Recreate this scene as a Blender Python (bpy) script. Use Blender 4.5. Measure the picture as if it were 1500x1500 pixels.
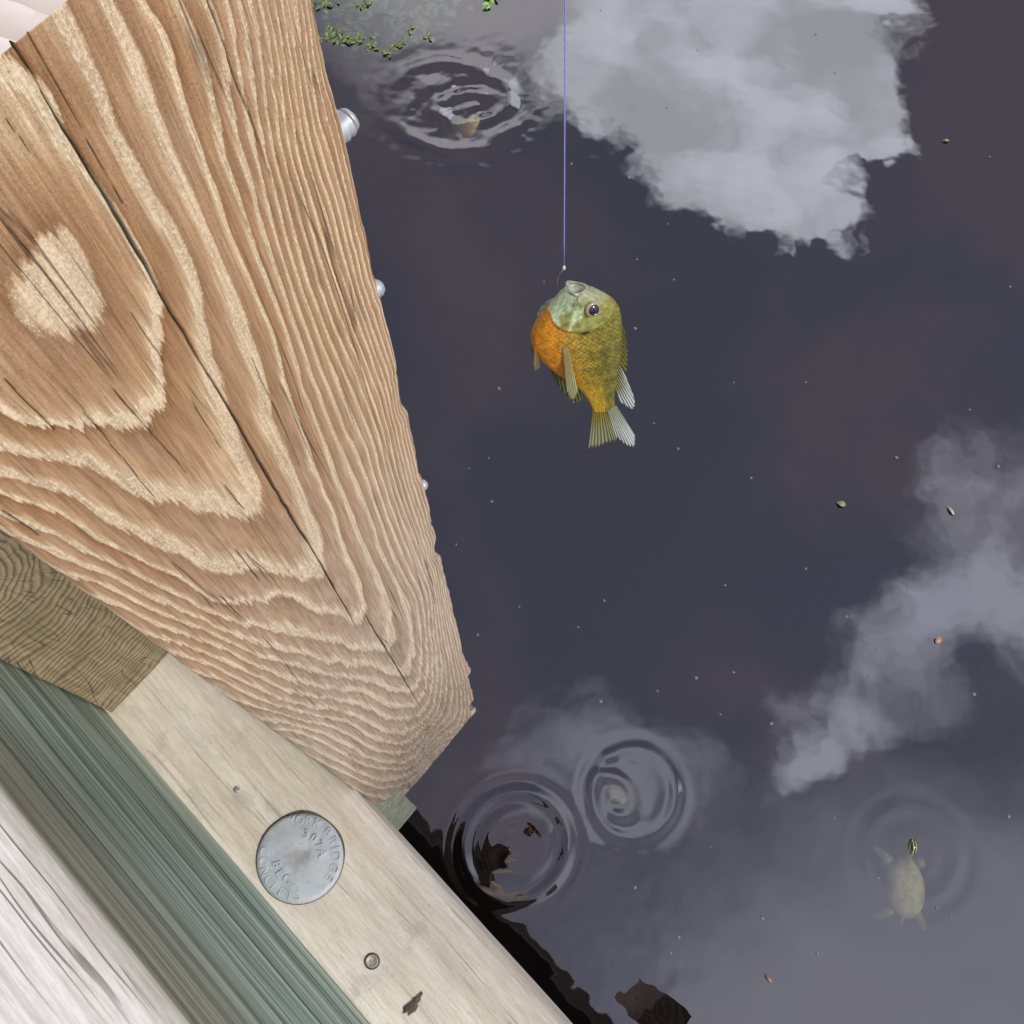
import bpy, bmesh, math, random
import numpy as np
from mathutils import Vector, Matrix
random.seed(7)
for o in list(bpy.data.objects): bpy.data.objects.remove(o)
scene = bpy.context.scene
C = scene.collection
PI = math.pi

# ------------------------------------------------------------------ camera
# metres; water at z = 0, camera 2.6 m above it, pitched 70 degrees down
HC = 2.6
cd = bpy.data.cameras.new('camera'); cam = bpy.data.objects.new('camera', cd); C.objects.link(cam)
cd.sensor_width = 36.0; cd.lens = 39.0; cd.clip_start = 0.02; cd.clip_end = 500
dn = Vector((0.01041132, 0.34126008, 0.93991125))      # straight down, in image axes (right, down, forward)
ex = Vector((0.9999458, -0.00355316, -0.00978625)); ey = Vector((0.0, -0.9399622, 0.3412786))
R = Matrix(((ex[0], -ex[1], -ex[2]), (ey[0], -ey[1], -ey[2]), (-dn[0], dn[1], dn[2])))
cam.matrix_world = Matrix.Translation((0, 0, HC)) @ R.to_4x4()
scene.camera = cam
scene.render.resolution_x = 1024; scene.render.resolution_y = 1024

# ------------------------------------------------------------------ node helpers
class NT:
    def __init__(s, tree): s.t = tree; s.n = tree.nodes; s.l = tree.links
    def node(s, typ, **kw):
        n = s.n.new(typ)
        for k, v in kw.items(): setattr(n, k, v)
        return n
    def put(s, sock, v):
        if hasattr(v, 'is_output'): s.l.new(v, sock)
        elif v is not None:
            if isinstance(v, (tuple, list)) and len(v) == 3 and sock.type == 'RGBA': v = (*v, 1)
            sock.default_value = v
    def math(s, op, a, b=None, c=None, clamp=False):
        n = s.node('ShaderNodeMath', operation=op, use_clamp=clamp)
        for i, v in enumerate((a, b, c)):
            if v is not None: s.put(n.inputs[i], v)
        return n.outputs[0]
    def vmath(s, op, a, b=None, out=0):
        n = s.node('ShaderNodeVectorMath', operation=op)
        s.put(n.inputs[0], a)
        if b is not None: s.put(n.inputs[1], b)
        return n.outputs['Value'] if out == 'v' else n.outputs[0]
    def mix(s, fac, a, b, mode='MIX'):
        n = s.node('ShaderNodeMix', data_type='RGBA', blend_type=mode)
        s.put(n.inputs[0], fac); s.put(n.inputs[6], a); s.put(n.inputs[7], b)
        return n.outputs[2]
    def noise(s, vec, scale=5, detail=4, rough=.5, dist=0, dim='3D'):
        n = s.node('ShaderNodeTexNoise', noise_dimensions=dim)
        s.put(n.inputs['Vector'], vec); s.put(n.inputs['Scale'], scale)
        n.inputs['Detail'].default_value = detail; n.inputs['Roughness'].default_value = rough
        n.inputs['Distortion'].default_value = dist
        return n.outputs['Fac']
    def ss(s, v, a, b, to0=0., to1=1.):
        n = s.node('ShaderNodeMapRange', interpolation_type='SMOOTHSTEP')
        s.put(n.inputs[0], v); n.inputs[1].default_value = a; n.inputs[2].default_value = b
        n.inputs[3].default_value = to0; n.inputs[4].default_value = to1
        return n.outputs[0]
    def ramp(s, fac, stops, interp='LINEAR'):
        n = s.node('ShaderNodeValToRGB'); cr = n.color_ramp; cr.interpolation = interp
        while len(cr.elements) < len(stops): cr.elements.new(0.5)
        for e, (p, c) in zip(cr.elements, stops):
            e.position = p; e.color = (*c, 1) if len(c) == 3 else c
        s.put(n.inputs[0], fac); return n.outputs[0]
    def attr(s, name, out='Fac'):
        n = s.node('ShaderNodeAttribute'); n.attribute_name = name; return n.outputs[out]
    def scale(s, vec, sc):
        return s.vmath('MULTIPLY', vec, sc)
    def xyz(s, v):
        n = s.node('ShaderNodeSeparateXYZ'); s.put(n.inputs[0], v); return n.outputs
    def comb(s, x=0., y=0., z=0.):
        n = s.node('ShaderNodeCombineXYZ')
        for i, v in enumerate((x, y, z)): s.put(n.inputs[i], v)
        return n.outputs[0]
    def bump(s, h, strength=.5, dist=.001, nrm=None):
        n = s.node('ShaderNodeBump'); n.inputs['Strength'].default_value = strength
        n.inputs['Distance'].default_value = dist; s.put(n.inputs['Height'], h)
        if nrm is not None: s.put(n.inputs['Normal'], nrm)
        return n.outputs[0]

def new_mat(name):
    m = bpy.data.materials.new(name); m.use_nodes = True
    nt = NT(m.node_tree); b = nt.n['Principled BSDF']
    return m, nt, b
def setb(nt, b, color=None, rough=None, normal=None, metal=None, spec=None):
    if color is not None: nt.put(b.inputs['Base Color'], color)
    if rough is not None: nt.put(b.inputs['Roughness'], rough)
    if normal is not None: nt.put(b.inputs['Normal'], normal)
    if metal is not None: b.inputs['Metallic'].default_value = metal
    if spec is not None: b.inputs['Specular IOR Level'].default_value = spec
def lin(r, g, b): return tuple(((v/255)/12.92 if v < 10 else (((v/255)+.055)/1.055)**2.4) for v in (r, g, b))

# ------------------------------------------------------------------ sky with clouds, sun
SUN_EL, SUN_AZ = math.radians(50), math.radians(128)      # azimuth clockwise from +Y (north)
w = bpy.data.worlds.new('World'); scene.world = w; w.use_nodes = True
w.cycles.sampling_method = 'MANUAL'; w.cycles.sample_map_resolution = 256
scene.cycles.use_adaptive_sampling = True; scene.cycles.adaptive_threshold = .02; scene.cycles.max_bounces = 6; scene.cycles.diffuse_bounces = 3; scene.cycles.glossy_bounces = 3; scene.cycles.transmission_bounces = 4; scene.cycles.transparent_max_bounces = 8
nt = NT(w.node_tree); bg = nt.n['Background']
sky = nt.node('ShaderNodeTexSky', sky_type='NISHITA'); sky.sun_disc = False
sky.sun_elevation = SUN_EL; sky.sun_rotation = SUN_AZ
dirv = nt.node('ShaderNodeTexCoord').outputs['Generated']
X, Y, Z = nt.xyz(dirv)
zc = nt.math('MAXIMUM', Z, .07)
q = nt.comb(nt.math('DIVIDE', X, zc), nt.math('DIVIDE', Y, zc), 0.)
fine = nt.noise(q, 10, 4, .5, 0, dim='2D')
soft = nt.noise(q, 4.2, 4, .5, 0, dim='2D')
fine2 = nt.noise(nt.vmath('ADD', q, (3.7, 9.1, 0)), 7, 4, .55, 0, dim='2D')
wob = nt.vmath('MULTIPLY', nt.comb(nt.math('SUBTRACT', fine2, .5), nt.math('SUBTRACT', fine, .5), 0.), (.12, .12, 0))
qw = nt.vmath('ADD', q, wob)
gen = nt.noise(nt.vmath('ADD', q, (5.3, 2.1, 0)), 1.1, 4, .58, 0, dim='2D')
def blob(c, r, rot=0.):
    v = nt.vmath('SUBTRACT', qw, (c[0], c[1], 0))
    if rot:
        n = nt.node('ShaderNodeVectorRotate', rotation_type='Z_AXIS'); nt.put(n.inputs['Vector'], v); n.inputs['Angle'].default_value = -rot
        v = n.outputs[0]
    v = nt.vmath('MULTIPLY', v, (1/r[0], 1/r[1], 0))
    return nt.math('SUBTRACT', 1., nt.vmath('LENGTH', v, out='v'))
def union(bl):
    o = bl[0]
    for b in bl[1:]: o = nt.math('SMOOTH_MAX', o, b, .12)
    return o
cA = union([blob((.27, 1.0), (.20, .17)), blob((.33, .86), (.12, .12)), blob((.21, .80), (.11, .13)), blob((.275, .722), (.080, .085)), blob((.13, .90), (.12, .12)), blob((.36, .80), (.05, .06))])
mA = nt.ss(nt.math('ADD', cA, nt.math('MULTIPLY', nt.math('SUBTRACT', fine, .5), .55)), -.02, .24)
cD = union([blob((-.02, 1.06), (.32, .24)), blob((.06, .88), (.13, .08))])
mD = nt.ss(nt.math('ADD', cD, nt.math('MULTIPLY', nt.math('SUBTRACT', soft, .5), .6)), -.05, .6)
cB = union([blob((.50, .33), (.19, .11), .5), blob((.37, .265), (.16, .06), .7), blob((.27, .17), (.09, .024), .9)])
mB = nt.ss(nt.math('ADD', cB, nt.math('MULTIPLY', nt.math('ADD', nt.math('SUBTRACT', soft, .5), nt.math('MULTIPLY', nt.math('SUBTRACT', fine2, .5), .7)), 1.7)), -.15, .85)
cC = union([blob((.36, -.10), (.46, .27)), blob((.10, .12), (.11, .06))])
mC = nt.ss(nt.math('ADD', cC, nt.math('MULTIPLY', nt.math('SUBTRACT', soft, .5), .9)), -.1, .8)
# the rest of the sky goes on with the same broken cloud
far = nt.ss(nt.vmath('LENGTH', nt.vmath('SUBTRACT', q, (0, .5, 0)), out='v'), .75, 1.0)
mG = nt.math('MULTIPLY', nt.ss(gen, .47, .60), far)
lumA = nt.ss(nt.math('ADD', soft, nt.math('MULTIPLY', nt.math('SUBTRACT', fine, .5), .5)), .3, .62, .78, 1.22)
skyc = nt.mix(1., sky.outputs[0], (.10, .10, .10), 'MULTIPLY')      # strength 0.1
veil = nt.math('ADD', .50, nt.math('MULTIPLY', nt.ss(nt.math('ADD', soft, nt.math('MULTIPLY', nt.math('SUBTRACT', gen, .5), .8)), .3, .7), .34))
skyc = nt.mix(veil, skyc, (.30, .265, .315))                            # thin high veil over the blue
CL = 1.55
col = nt.mix(nt.math('MULTIPLY', mC, .34), skyc, (CL*.92, CL*.96, CL*1.10))
col = nt.mix(nt.math('MULTIPLY', nt.math('MULTIPLY', mB, nt.ss(nt.math('ADD', nt.math('MULTIPLY', fine2, .6), nt.math('MULTIPLY', fine, .4)), .36, .60, .40, 1.15)), .58), col, (CL*.93, CL*.96, CL*1.12))
col = nt.mix(nt.math('MULTIPLY', mD, .62), col, (CL*.97, CL*.98, CL))
cloudA = nt.mix(1., (CL*1.06, CL*1.09, CL*1.19), nt.comb(lumA, lumA, lumA), 'MULTIPLY')
col = nt.mix(nt.math('MULTIPLY', mA, .96), col, cloudA)
col = nt.mix(nt.math('MULTIPLY', mG, .75), col, (CL, CL, CL*1.03))
nt.put(bg.inputs[0], col); bg.inputs[1].default_value = 1.0
sl = bpy.data.lights.new('sun', 'SUN'); sl.energy = 2.0; sl.angle = math.radians(11); sl.color = (1, .95, .87)
so = bpy.data.objects.new('sun', sl); C.objects.link(so)
sd = Vector((math.sin(SUN_AZ)*math.cos(SUN_EL), math.cos(SUN_AZ)*math.cos(SUN_EL), math.sin(SUN_EL)))
so.rotation_euler = sd.to_track_quat('Z', 'Y').to_euler(); so.location = (3, -5, 8)
vs = scene.view_settings; vs.view_transform = 'Standard'; vs.look = 'None'; vs.exposure = 0.45; vs.gamma = 1.0; vs.use_curve_mapping = False

# ------------------------------------------------------------------ scene helpers
def link(o, parent=None):
    C.objects.link(o)
    if parent is not None: o.parent = parent
    return o
def tag(o, label=None, cat=None, group=None, kind=None):
    if label: o['label'] = label
    if cat: o['category'] = cat
    if group: o['group'] = group
    if kind: o['kind'] = kind
    return o
def empty(name, loc=(0, 0, 0), rot=(0, 0, 0)):
    o = bpy.data.objects.new(name, None); o.empty_display_size = .05; link(o); o.location = loc; o.rotation_euler = rot; return o
def mesh_obj(name, V, F, mat, parent=None, smooth=True, attrs=None, cols=None):
    me = bpy.data.meshes.new(name)
    if isinstance(F, np.ndarray):
        V = np.asarray(V, dtype=np.float32); nf = len(F); k = F.shape[1]
        me.vertices.add(len(V)); me.vertices.foreach_set('co', V.ravel())
        me.loops.add(nf*k); me.loops.foreach_set('vertex_index', F.astype(np.int32).ravel())
        me.polygons.add(nf); me.polygons.foreach_set('loop_start', np.arange(0, nf*k, k, dtype=np.int32))
        me.polygons.foreach_set('loop_total', np.full(nf, k, dtype=np.int32))
        me.update(calc_edges=True); me.validate()
    else:
        me.from_pydata([tuple(v) for v in V], [], [tuple(f) for f in F]); me.update()
    me.polygons.foreach_set('use_smooth', np.full(len(me.polygons), smooth, dtype=bool))
    for k, a in (attrs or {}).items():
        at = me.attributes.new(k, 'FLOAT', 'POINT'); at.data.foreach_set('value', np.asarray(a, dtype=np.float32).ravel())
    for k, a in (cols or {}).items():
        a = np.asarray(a, dtype=np.float32); a = np.concatenate([a, np.ones((len(a), 1), np.float32)], 1)
        at = me.attributes.new(k, 'FLOAT_COLOR', 'POINT'); at.data.foreach_set('color', a.ravel())
    for m in (mat if isinstance(mat, (list, tuple)) else [mat]): me.materials.append(m)
    o = bpy.data.objects.new(name, me); link(o, parent); return o
def grid_faces(nr, nc, wrap=False):
    i = np.arange(nr-1)[:, None]; j = np.arange(nc if wrap else nc-1)[None, :]; jn = (j+1) % nc
    return np.stack([i*nc+j, i*nc+jn, (i+1)*nc+jn, (i+1)*nc+j], -1).reshape(-1, 4)
def sstep(x, a, b):
    t = np.clip((x-a)/(b-a), 0, 1); return t*t*(3-2*t)
def hash2(i, j, seed):
    n = (i.astype(np.int64)*374761393 + j.astype(np.int64)*668265263 + seed*1442695041) & 0xffffffff
    n = ((n ^ (n >> 13))*1274126177) & 0xffffffff
    return ((n ^ (n >> 16)) & 0xffff)/65535.0
def vnoise(x, y, seed=0):
    xi = np.floor(x); yi = np.floor(y); fx = x-xi; fy = y-yi; fx = fx*fx*(3-2*fx); fy = fy*fy*(3-2*fy)
    a = hash2(xi, yi, seed); b = hash2(xi+1, yi, seed); c = hash2(xi, yi+1, seed); d = hash2(xi+1, yi+1, seed)
    return (a*(1-fx)+b*fx)*(1-fy)+(c*(1-fx)+d*fx)*fy*1.0
def fbm(x, y, seed=0, o=4, g=.5):
    s = 0; a = 1; t = 0
    for k in range(o): s = s+a*vnoise(x*2**k, y*2**k, seed+k*17); t += a; a *= g
    return s/t-.5
def curve_tube(name, pts, radii, mat, parent=None, n=8, cap=True):
    pts = [Vector(p) for p in pts]; V = []; F = []
    up = Vector((0.3, .2, .93))
    for i, p in enumerate(pts):
        t = (pts[min(i+1, len(pts)-1)]-pts[max(i-1, 0)]).normalized()
        a = t.cross(up)
        if a.length < 1e-3: a = t.cross(Vector((1, 0, 0)))
        a.normalize(); b = t.cross(a); r = radii[i] if hasattr(radii, '__len__') else radii
        for k in range(n):
            an = 2*PI*k/n; V.append(p+a*math.cos(an)*r+b*math.sin(an)*r)
    for i in range(len(pts)-1):
        for k in range(n): F.append((i*n+k, i*n+(k+1) % n, (i+1)*n+(k+1) % n, (i+1)*n+k))
    if cap: F.append(tuple(range(n))[::-1]); F.append(tuple((len(pts)-1)*n+k for k in range(n)))
    return mesh_obj(name, V, F, mat, parent)

# ------------------------------------------------------------------ water
m_water = bpy.data.materials.new('pond_water'); m_water.use_nodes = True
nt = NT(m_water.node_tree); nt.n.remove(nt.n['Principled BSDF']); out = nt.n['Material Output']
geo = nt.node('ShaderNodeNewGeometry').outputs['Position']
hN = nt.noise(nt.scale(geo, (1, 1, 0)), 10, 2, .45)
bn = nt.bump(hN, .5, .0006)
gl = nt.node('ShaderNodeBsdfGlossy'); gl.inputs['Roughness'].default_value = 0.0; nt.put(gl.inputs['Color'], (.96, .93, .97)); nt.put(gl.inputs['Normal'], bn)
tr = nt.node('ShaderNodeBsdfTransparent'); nt.put(tr.inputs[0], (.86, .9, .82))
fr = nt.node('ShaderNodeLayerWeight'); fr.inputs['Blend'].default_value = .5
fac = nt.math('ADD', .18, nt.math('MULTIPLY', nt.math('POWER', fr.outputs['Facing'], 5.), .79))
mx = nt.node('ShaderNodeMixShader'); nt.put(mx.inputs[0], fac); nt.l.new(tr.outputs[0], mx.inputs[1]); nt.l.new(gl.outputs[0], mx.inputs[2])
nt.l.new(mx.outputs[0], out.inputs['Surface'])
va = nt.node('ShaderNodeVolumeAbsorption'); nt.put(va.inputs['Color'], (.62, .60, .45)); va.inputs['Density'].default_value = 18
nt.l.new(va.outputs[0], out.inputs['Volume'])

xs = np.concatenate([-np.geomspace(45, 1.9, 14), np.linspace(-1.85, 1.7, 560), np.geomspace(1.8, 45, 14)])
ys = np.concatenate([-np.geomspace(45, .55, 16), np.linspace(-.5, 2.9, 560), np.geomspace(3.0, 45, 14)])
XX, YY = np.meshgrid(xs, ys)
def packet(cx, cy, amp, lam, rc, sig, sx=1., sy=1., seed=0, wob=.12):
    dx = (XX-cx)/sx; dy = (YY-cy)/sy; r = np.hypot(dx, dy); th = np.arctan2(dy, dx)
    mod = 1+.5*np.cos(th*2+seed)+.3*np.cos(3*th+2*seed)
    rr = r*(1+wob*.15*np.cos(th*2+seed*1.7))
    return amp*mod*np.cos(2*PI*(rr-rc)/lam)*np.exp(-((rr-rc)/sig)**2)
zz = np.zeros_like(XX)
zz += packet(-.019, .147, .00078, .050, .118, .036, seed=1.0, wob=.2)
zz += packet(-.019, .147, .00012, .044, .060, .022, seed=2.4)
zz += packet(.250, .262, .00036, .052, .098, .030, seed=.4)
zz += packet(.205, .256, .00035, .040, .035, .030, 1.0, 1.5, seed=2.2, wob=1.5)
zz += packet(-.204, 2.19, .0010, .10, .15, .042, 1.25, 1.0, seed=3.1, wob=.5)
zz += packet(-.15, 2.18, .0012, .07, .06, .05, 1.5, .9, seed=1.1, wob=.5)
zz += packet(.866, .13, .00013, .06, .10, .05, seed=.9)
near = np.exp(-((XX-.0)**2+(YY-.1)**2)/.16)
zz += near*.0005*fbm(XX*16, YY*16, 5, 3)
zz += np.exp(-((XX-.2)**2+(YY+.12)**2)/.05)*.0007*fbm(XX*18, YY*18, 15, 3)
zz += np.exp(-((XX+.2)**2+(YY-2.2)**2)/.03)*.004*fbm(XX*22, YY*26, 9, 3)
zz += .0022*fbm(XX*3.2, YY*3.2, 31, 2)
edge = sstep(np.maximum(np.abs(XX+.05), np.abs(YY-1.2)), 1.6, 1.8); zz *= 1-edge
V = np.stack([XX, YY, zz], -1).reshape(-1, 3)
nr, nc = XX.shape; F = grid_faces(nr, nc)
# closed body of water: skirt and bottom
bot = len(V); V = np.concatenate([V, [[xs[0], ys[0], -1.5], [xs[-1], ys[0], -1.5], [xs[-1], ys[-1], -1.5], [xs[0], ys[-1], -1.5]]])
water = mesh_obj('water', V, F, m_water)
bmw = bmesh.new(); bmw.from_mesh(water.data); bmw.verts.ensure_lookup_table(); vb = bmw.verts
bmw.faces.new([vb[bot+3], vb[bot+2], vb[bot+1], vb[bot]])
bmw.faces.new([vb[bot], vb[bot+1]] + [vb[j] for j in range(nc-1, -1, -1)])
bmw.faces.new([vb[bot+2], vb[bot+3]] + [vb[(nr-1)*nc+j] for j in range(nc)])
bmw.faces.new([vb[bot+3], vb[bot]] + [vb[i*nc] for i in range(nr)])
bmw.faces.new([vb[bot+1], vb[bot+2]] + [vb[i*nc+nc-1] for i in range(nr-1, -1, -1)])
bmw.to_mesh(water.data); bmw.free()
tag(water, 'dark still pond water mirroring sky and broken clouds', 'water', kind='structure')

m_bed, nt, b = new_mat('pond_mud')
p = nt.node('ShaderNodeNewGeometry').outputs['Position']
setb(nt, b, nt.ramp(nt.noise(p, 3, 5), [(.3, (.012, .010, .006)), (.7, (.03, .026, .016))]), .9)
gx = np.linspace(-46, 46, 60); GX, GY = np.meshgrid(gx, gx)
bed = mesh_obj('pond_bed', np.stack([GX, GY, -1.1+.15*fbm(GX*.7, GY*.7, 3)], -1).reshape(-1, 3), grid_faces(60, 60), m_bed)
tag(bed, 'dark muddy bed under the pond water', 'ground', kind='structure')

# ------------------------------------------------------------------ timber materials
def wood_coord(nt): return nt.node('ShaderNodeTexCoord').outputs['Object']

m_post, nt, b = new_mat('weathered_pine_face')
ring = nt.attr('ring'); crack = nt.attr('crack'); age = nt.attr('age')
oc = wood_coord(nt)
fib = nt.noise(nt.scale(oc, (1100, 1100, 40)), 1, 3, .6)
fib2 = nt.noise(nt.scale(oc, (300, 300, 8)), 1, 4, .65)
grit = nt.noise(nt.scale(oc, (1, 1, .5)), 1300, 3, .7)
rr = nt.math('ADD', ring, nt.math('MULTIPLY', nt.math('SUBTRACT', fib, .5), .20))
rr = nt.math('ADD', rr, nt.math('MULTIPLY', nt.math('SUBTRACT', fib2, .5), .16))
ph = nt.math('FRACT', rr)
rid = nt.node('ShaderNodeTexWhiteNoise', noise_dimensions='1D'); nt.put(rid.inputs['W'], nt.math('FLOOR', rr)); rnd = rid.outputs['Value']
band = nt.noise(nt.scale(oc, (16, 16, 6)), 1, 3, .55)
# each ring has its own pale width and depth of colour
ph = nt.math('POWER', ph, nt.math('ADD', .72, nt.math('ADD', nt.math('MULTIPLY', rnd, .40), nt.math('MULTIPLY', nt.math('SUBTRACT', band, .5), .8))))
warm = nt.ramp(ph, [(0, (.64, .485, .31)), (.06, (.74, .60, .41)), (.26, (.72, .57, .38)), (.29, (.56, .385, .22)), (.33, (.27, .135, .060)), (.50, (.36, .198, .098)), (.84, (.47, .29, .158)), (1, (.62, .46, .285))])
cool = nt.ramp(ph, [(0, (.60, .51, .41)), (.06, (.71, .625, .51)), (.26, (.69, .60, .485)), (.30, (.52, .42, .325)), (.35, (.325, .24, .18)), (.53, (.41, .32, .25)), (.86, (.48, .38, .295)), (1, (.60, .51, .41))])
col = nt.mix(age, warm, cool)
col = nt.mix(nt.math('MULTIPLY', rnd, .30), col, nt.mix(age, (.52, .36, .225), (.52, .43, .345)))
blot = nt.noise(nt.scale(oc, (20, 20, 9)), 1, 5, .65)
col = nt.mix(nt.ss(blot, .50, .74, 0, .35), col, nt.mix(age, (.64, .49, .345), (.62, .53, .44)))
sub = nt.math('FRACT', nt.math('ADD', nt.math('MULTIPLY', ring, 3.), nt.math('MULTIPLY', fib2, .9)))
col = nt.mix(nt.math('MULTIPLY', nt.ss(sub, .55, .95, 0, .32), nt.ss(ring, 1.2, 3.)), col, (.36, .215, .125))
col = nt.mix(nt.ss(blot, .44, .28, 0, .35), col, (.34, .18, .085))
grey = nt.noise(nt.scale(oc, (30, 30, 5)), 1, 4, .6)
col = nt.mix(nt.ss(grey, .54, .74, 0, .6), col, (.56, .50, .44))
col = nt.mix(1., col, nt.ramp(fib2, [(.25, (.74, .71, .68)), (.5, (.97, .97, .97)), (.75, (1.14, 1.14, 1.14))]), 'MULTIPLY')
col = nt.mix(1., col, nt.ramp(fib, [(.25, (.72, .69, .66)), (.65, (1.12, 1.12, 1.12))]), 'MULTIPLY')
torn = nt.math('MULTIPLY', nt.ss(grit, .50, .62), nt.ss(ph, .36, .26))
col = nt.mix(nt.math('MULTIPLY', torn, .65), col, (.84, .74, .58))
col = nt.mix(nt.ss(grit, .64, .74, 0, .30), col, (.72, .60, .45))
col = nt.mix(nt.ss(grit, .42, .30, 0, .38), col, (.26, .165, .095))
hn = nt.noise(nt.scale(oc, (120, 120, 3.2)), 1, 2, .5)
hair = nt.math('MULTIPLY', nt.ss(nt.math('ABSOLUTE', nt.math('SUBTRACT', hn, .5)), 0, .012, 1, 0), nt.ss(nt.noise(nt.scale(oc, (45, 45, 7)), 1, 2), .52, .62))
col = nt.mix(nt.math('MULTIPLY', hair, .6), col, (.13, .08, .048))
col = nt.mix(nt.math('MULTIPLY', crack, .95), col, (.03, .019, .012))
setb(nt, b, col, .75, nt.bump(nt.math('SUBTRACT', nt.math('ADD', nt.math('ADD', fib, nt.math('MULTIPLY', grit, .9)), nt.math('MULTIPLY', fib2, .8)), nt.math('MULTIPLY', hair, 1.2)), .8, .0009), spec=.25)

def line_wood(name, stops, grainY=160, grainX=2.2, stain=None, stain_amt=.3, crackcol=None, crack_thr=.04, bumpd=.0005, rough=.75, streak=None):
    m, nt, b = new_mat(name); oc = wood_coord(nt)
    wv = nt.vmath('ADD', oc, nt.vmath('MULTIPLY', nt.comb(0., nt.math('SUBTRACT', nt.noise(nt.scale(oc, (3, 9, 9)), 1, 2), .5), 0.), (0, .02, 0)))
    g1 = nt.noise(nt.scale(wv, (grainX, grainY, grainY)), 1, 3, .55)
    g2 = nt.noise(nt.scale(wv, (grainX*6, grainY*5, grainY*5)), 1, 2, .5)
    col = nt.ramp(nt.math('ADD', nt.math('MULTIPLY', g1, .75), nt.math('MULTIPLY', g2, .25)), stops)
    if stain:
        sn = nt.noise(nt.scale(oc, (9, 24, 24)), 1, 5, .62)
        col = nt.mix(nt.ss(sn, .42, .68, 0, stain_amt), col, stain)
    h = nt.math('ADD', nt.math('MULTIPLY', g1, .7), nt.math('MULTIPLY', g2, .4))
    if crackcol:
        cn = nt.noise(nt.scale(wv, (1.7, 42, 42)), 1, 2, .5)
        cm = nt.math('MULTIPLY', nt.ss(nt.math('ABSOLUTE', nt.math('SUBTRACT', cn, .5)), 0, crack_thr, 1, 0), nt.ss(nt.noise(nt.scale(oc, (6, 25, 25)), 1, 2), .47, .58))
        col = nt.mix(cm, col, crackcol); h = nt.math('SUBTRACT', h, nt.math('MULTIPLY', cm, 2.))
    setb(nt, b, col, rough, nt.bump(h, .6, bumpd), spec=.25)
    return m, nt, b, col

m_plank, nt, b = new_mat('bleached_plank')
oc = wood_coord(nt)
g1 = nt.noise(nt.scale(oc, (5, 60, 60)), 1, 5, .65); g2 = nt.noise(nt.scale(oc, (60, 520, 520)), 1, 3, .6)
blt = nt.noise(nt.scale(oc, (14, 30, 30)), 1, 5, .65); spk = nt.noise(oc, 420, 4, .7)
col = nt.ramp(g1, [(.28, (.50, .435, .345)), (.45, (.63, .575, .49)), (.62, (.72, .675, .60)), (.8, (.78, .745, .69))])
col = nt.mix(nt.ss(blt, .46, .70, 0, .5), col, (.55, .52, .48))
col = nt.mix(nt.ss(blt, .44, .28, 0, .5), col, (.56, .47, .36))
col = nt.mix(1., col, nt.ramp(g2, [(.3, (.86, .85, .83)), (.6, (1.03, 1.03, 1.03))]), 'MULTIPLY')
ln = nt.noise(nt.scale(oc, (2.2, 62, 62)), 1, 3, .55)
lm = nt.math('MULTIPLY', nt.ss(nt.math('ABSOLUTE', nt.math('SUBTRACT', ln, .52)), 0, .022, 1, 0), nt.ss(nt.noise(nt.scale(oc, (11, 30, 30)), 1, 3), .42, .62, .0, .7))
col = nt.mix(lm, col, (.33, .265, .195))
col = nt.mix(nt.ss(spk, .60, .70, 0, .45), col, (.32, .28, .23))
col = nt.mix(nt.ss(spk, .40, .30, 0, .4), col, (.80, .78, .74))
dirt = nt.noise(oc, 26, 4, .6)
col = nt.mix(nt.ss(dirt, .60, .70, 0, .4), col, (.36, .335, .30))
setb(nt, b, col, .75, nt.bump(nt.math('SUBTRACT', nt.math('ADD', nt.math('ADD', g2, spk), g1), lm), .55, .0007), spec=.25)
m_beam, nt, b = new_mat('treated_green_beam')
oc = wood_coord(nt); x_, y_, z_ = nt.xyz(oc)
g1 = nt.noise(nt.scale(oc, (1.2, 14, 17)), 1, 2, .5); g2 = nt.noise(nt.scale(oc, (5, 420, 420)), 1, 3, .6)
g3 = nt.noise(nt.scale(oc, (2.2, 130, 130)), 1, 4, .65); spk = nt.noise(nt.scale(oc, (.4, 1, 1)), 500, 3, .7)
g4 = nt.noise(nt.scale(oc, (3, 210, 210)), 1, 2, .5)
gm = nt.math('ADD', nt.math('MULTIPLY', g1, .36), nt.math('ADD', nt.math('MULTIPLY', nt.ss(g4, .36, .64, .25, .75), .32), nt.math('MULTIPLY', nt.ss(g3, .38, .62, .25, .75), .32)))
green = nt.ramp(gm, [(.36, (.085, .13, .108)), (.44, (.20, .285, .238)), (.53, (.335, .44, .37)), (.64, (.53, .63, .545))])
olive = nt.ramp(nt.math('ADD', nt.math('MULTIPLY', g3, .6), nt.math('MULTIPLY', g2, .4)), [(.38, (.14, .13, .09)), (.5, (.27, .255, .185)), (.6, (.44, .41, .32))])
bl = nt.math('ADD', z_, nt.math('MULTIPLY', nt.math('SUBTRACT', nt.noise(nt.scale(oc, (4, 7, 22)), 1, 4), .5), .16))
col = nt.mix(nt.ss(bl, .235, .375, 0, .8), green, olive)
stripe = nt.math('MULTIPLY', nt.ss(nt.math('ABSOLUTE', nt.math('SUBTRACT', nt.math('ADD', z_, nt.math('MULTIPLY', nt.math('SUBTRACT', g1, .5), .02)), .115)), .004, .011, 1, 0), nt.ss(g2, .3, .6, .35, 1.))
col = nt.mix(nt.math('MULTIPLY', stripe, .6), col, (.42, .51, .435))
col = nt.mix(nt.ss(spk, .60, .70, 0, .3), col, (.42, .45, .38))
wg = nt.noise(nt.scale(oc, (6, 130, 130)), 1, 4, .65); wl = nt.noise(nt.scale(oc, (8, 26, 26)), 1, 5, .65); wf = nt.noise(nt.scale(oc, (60, 600, 600)), 1, 3, .65)
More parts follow.
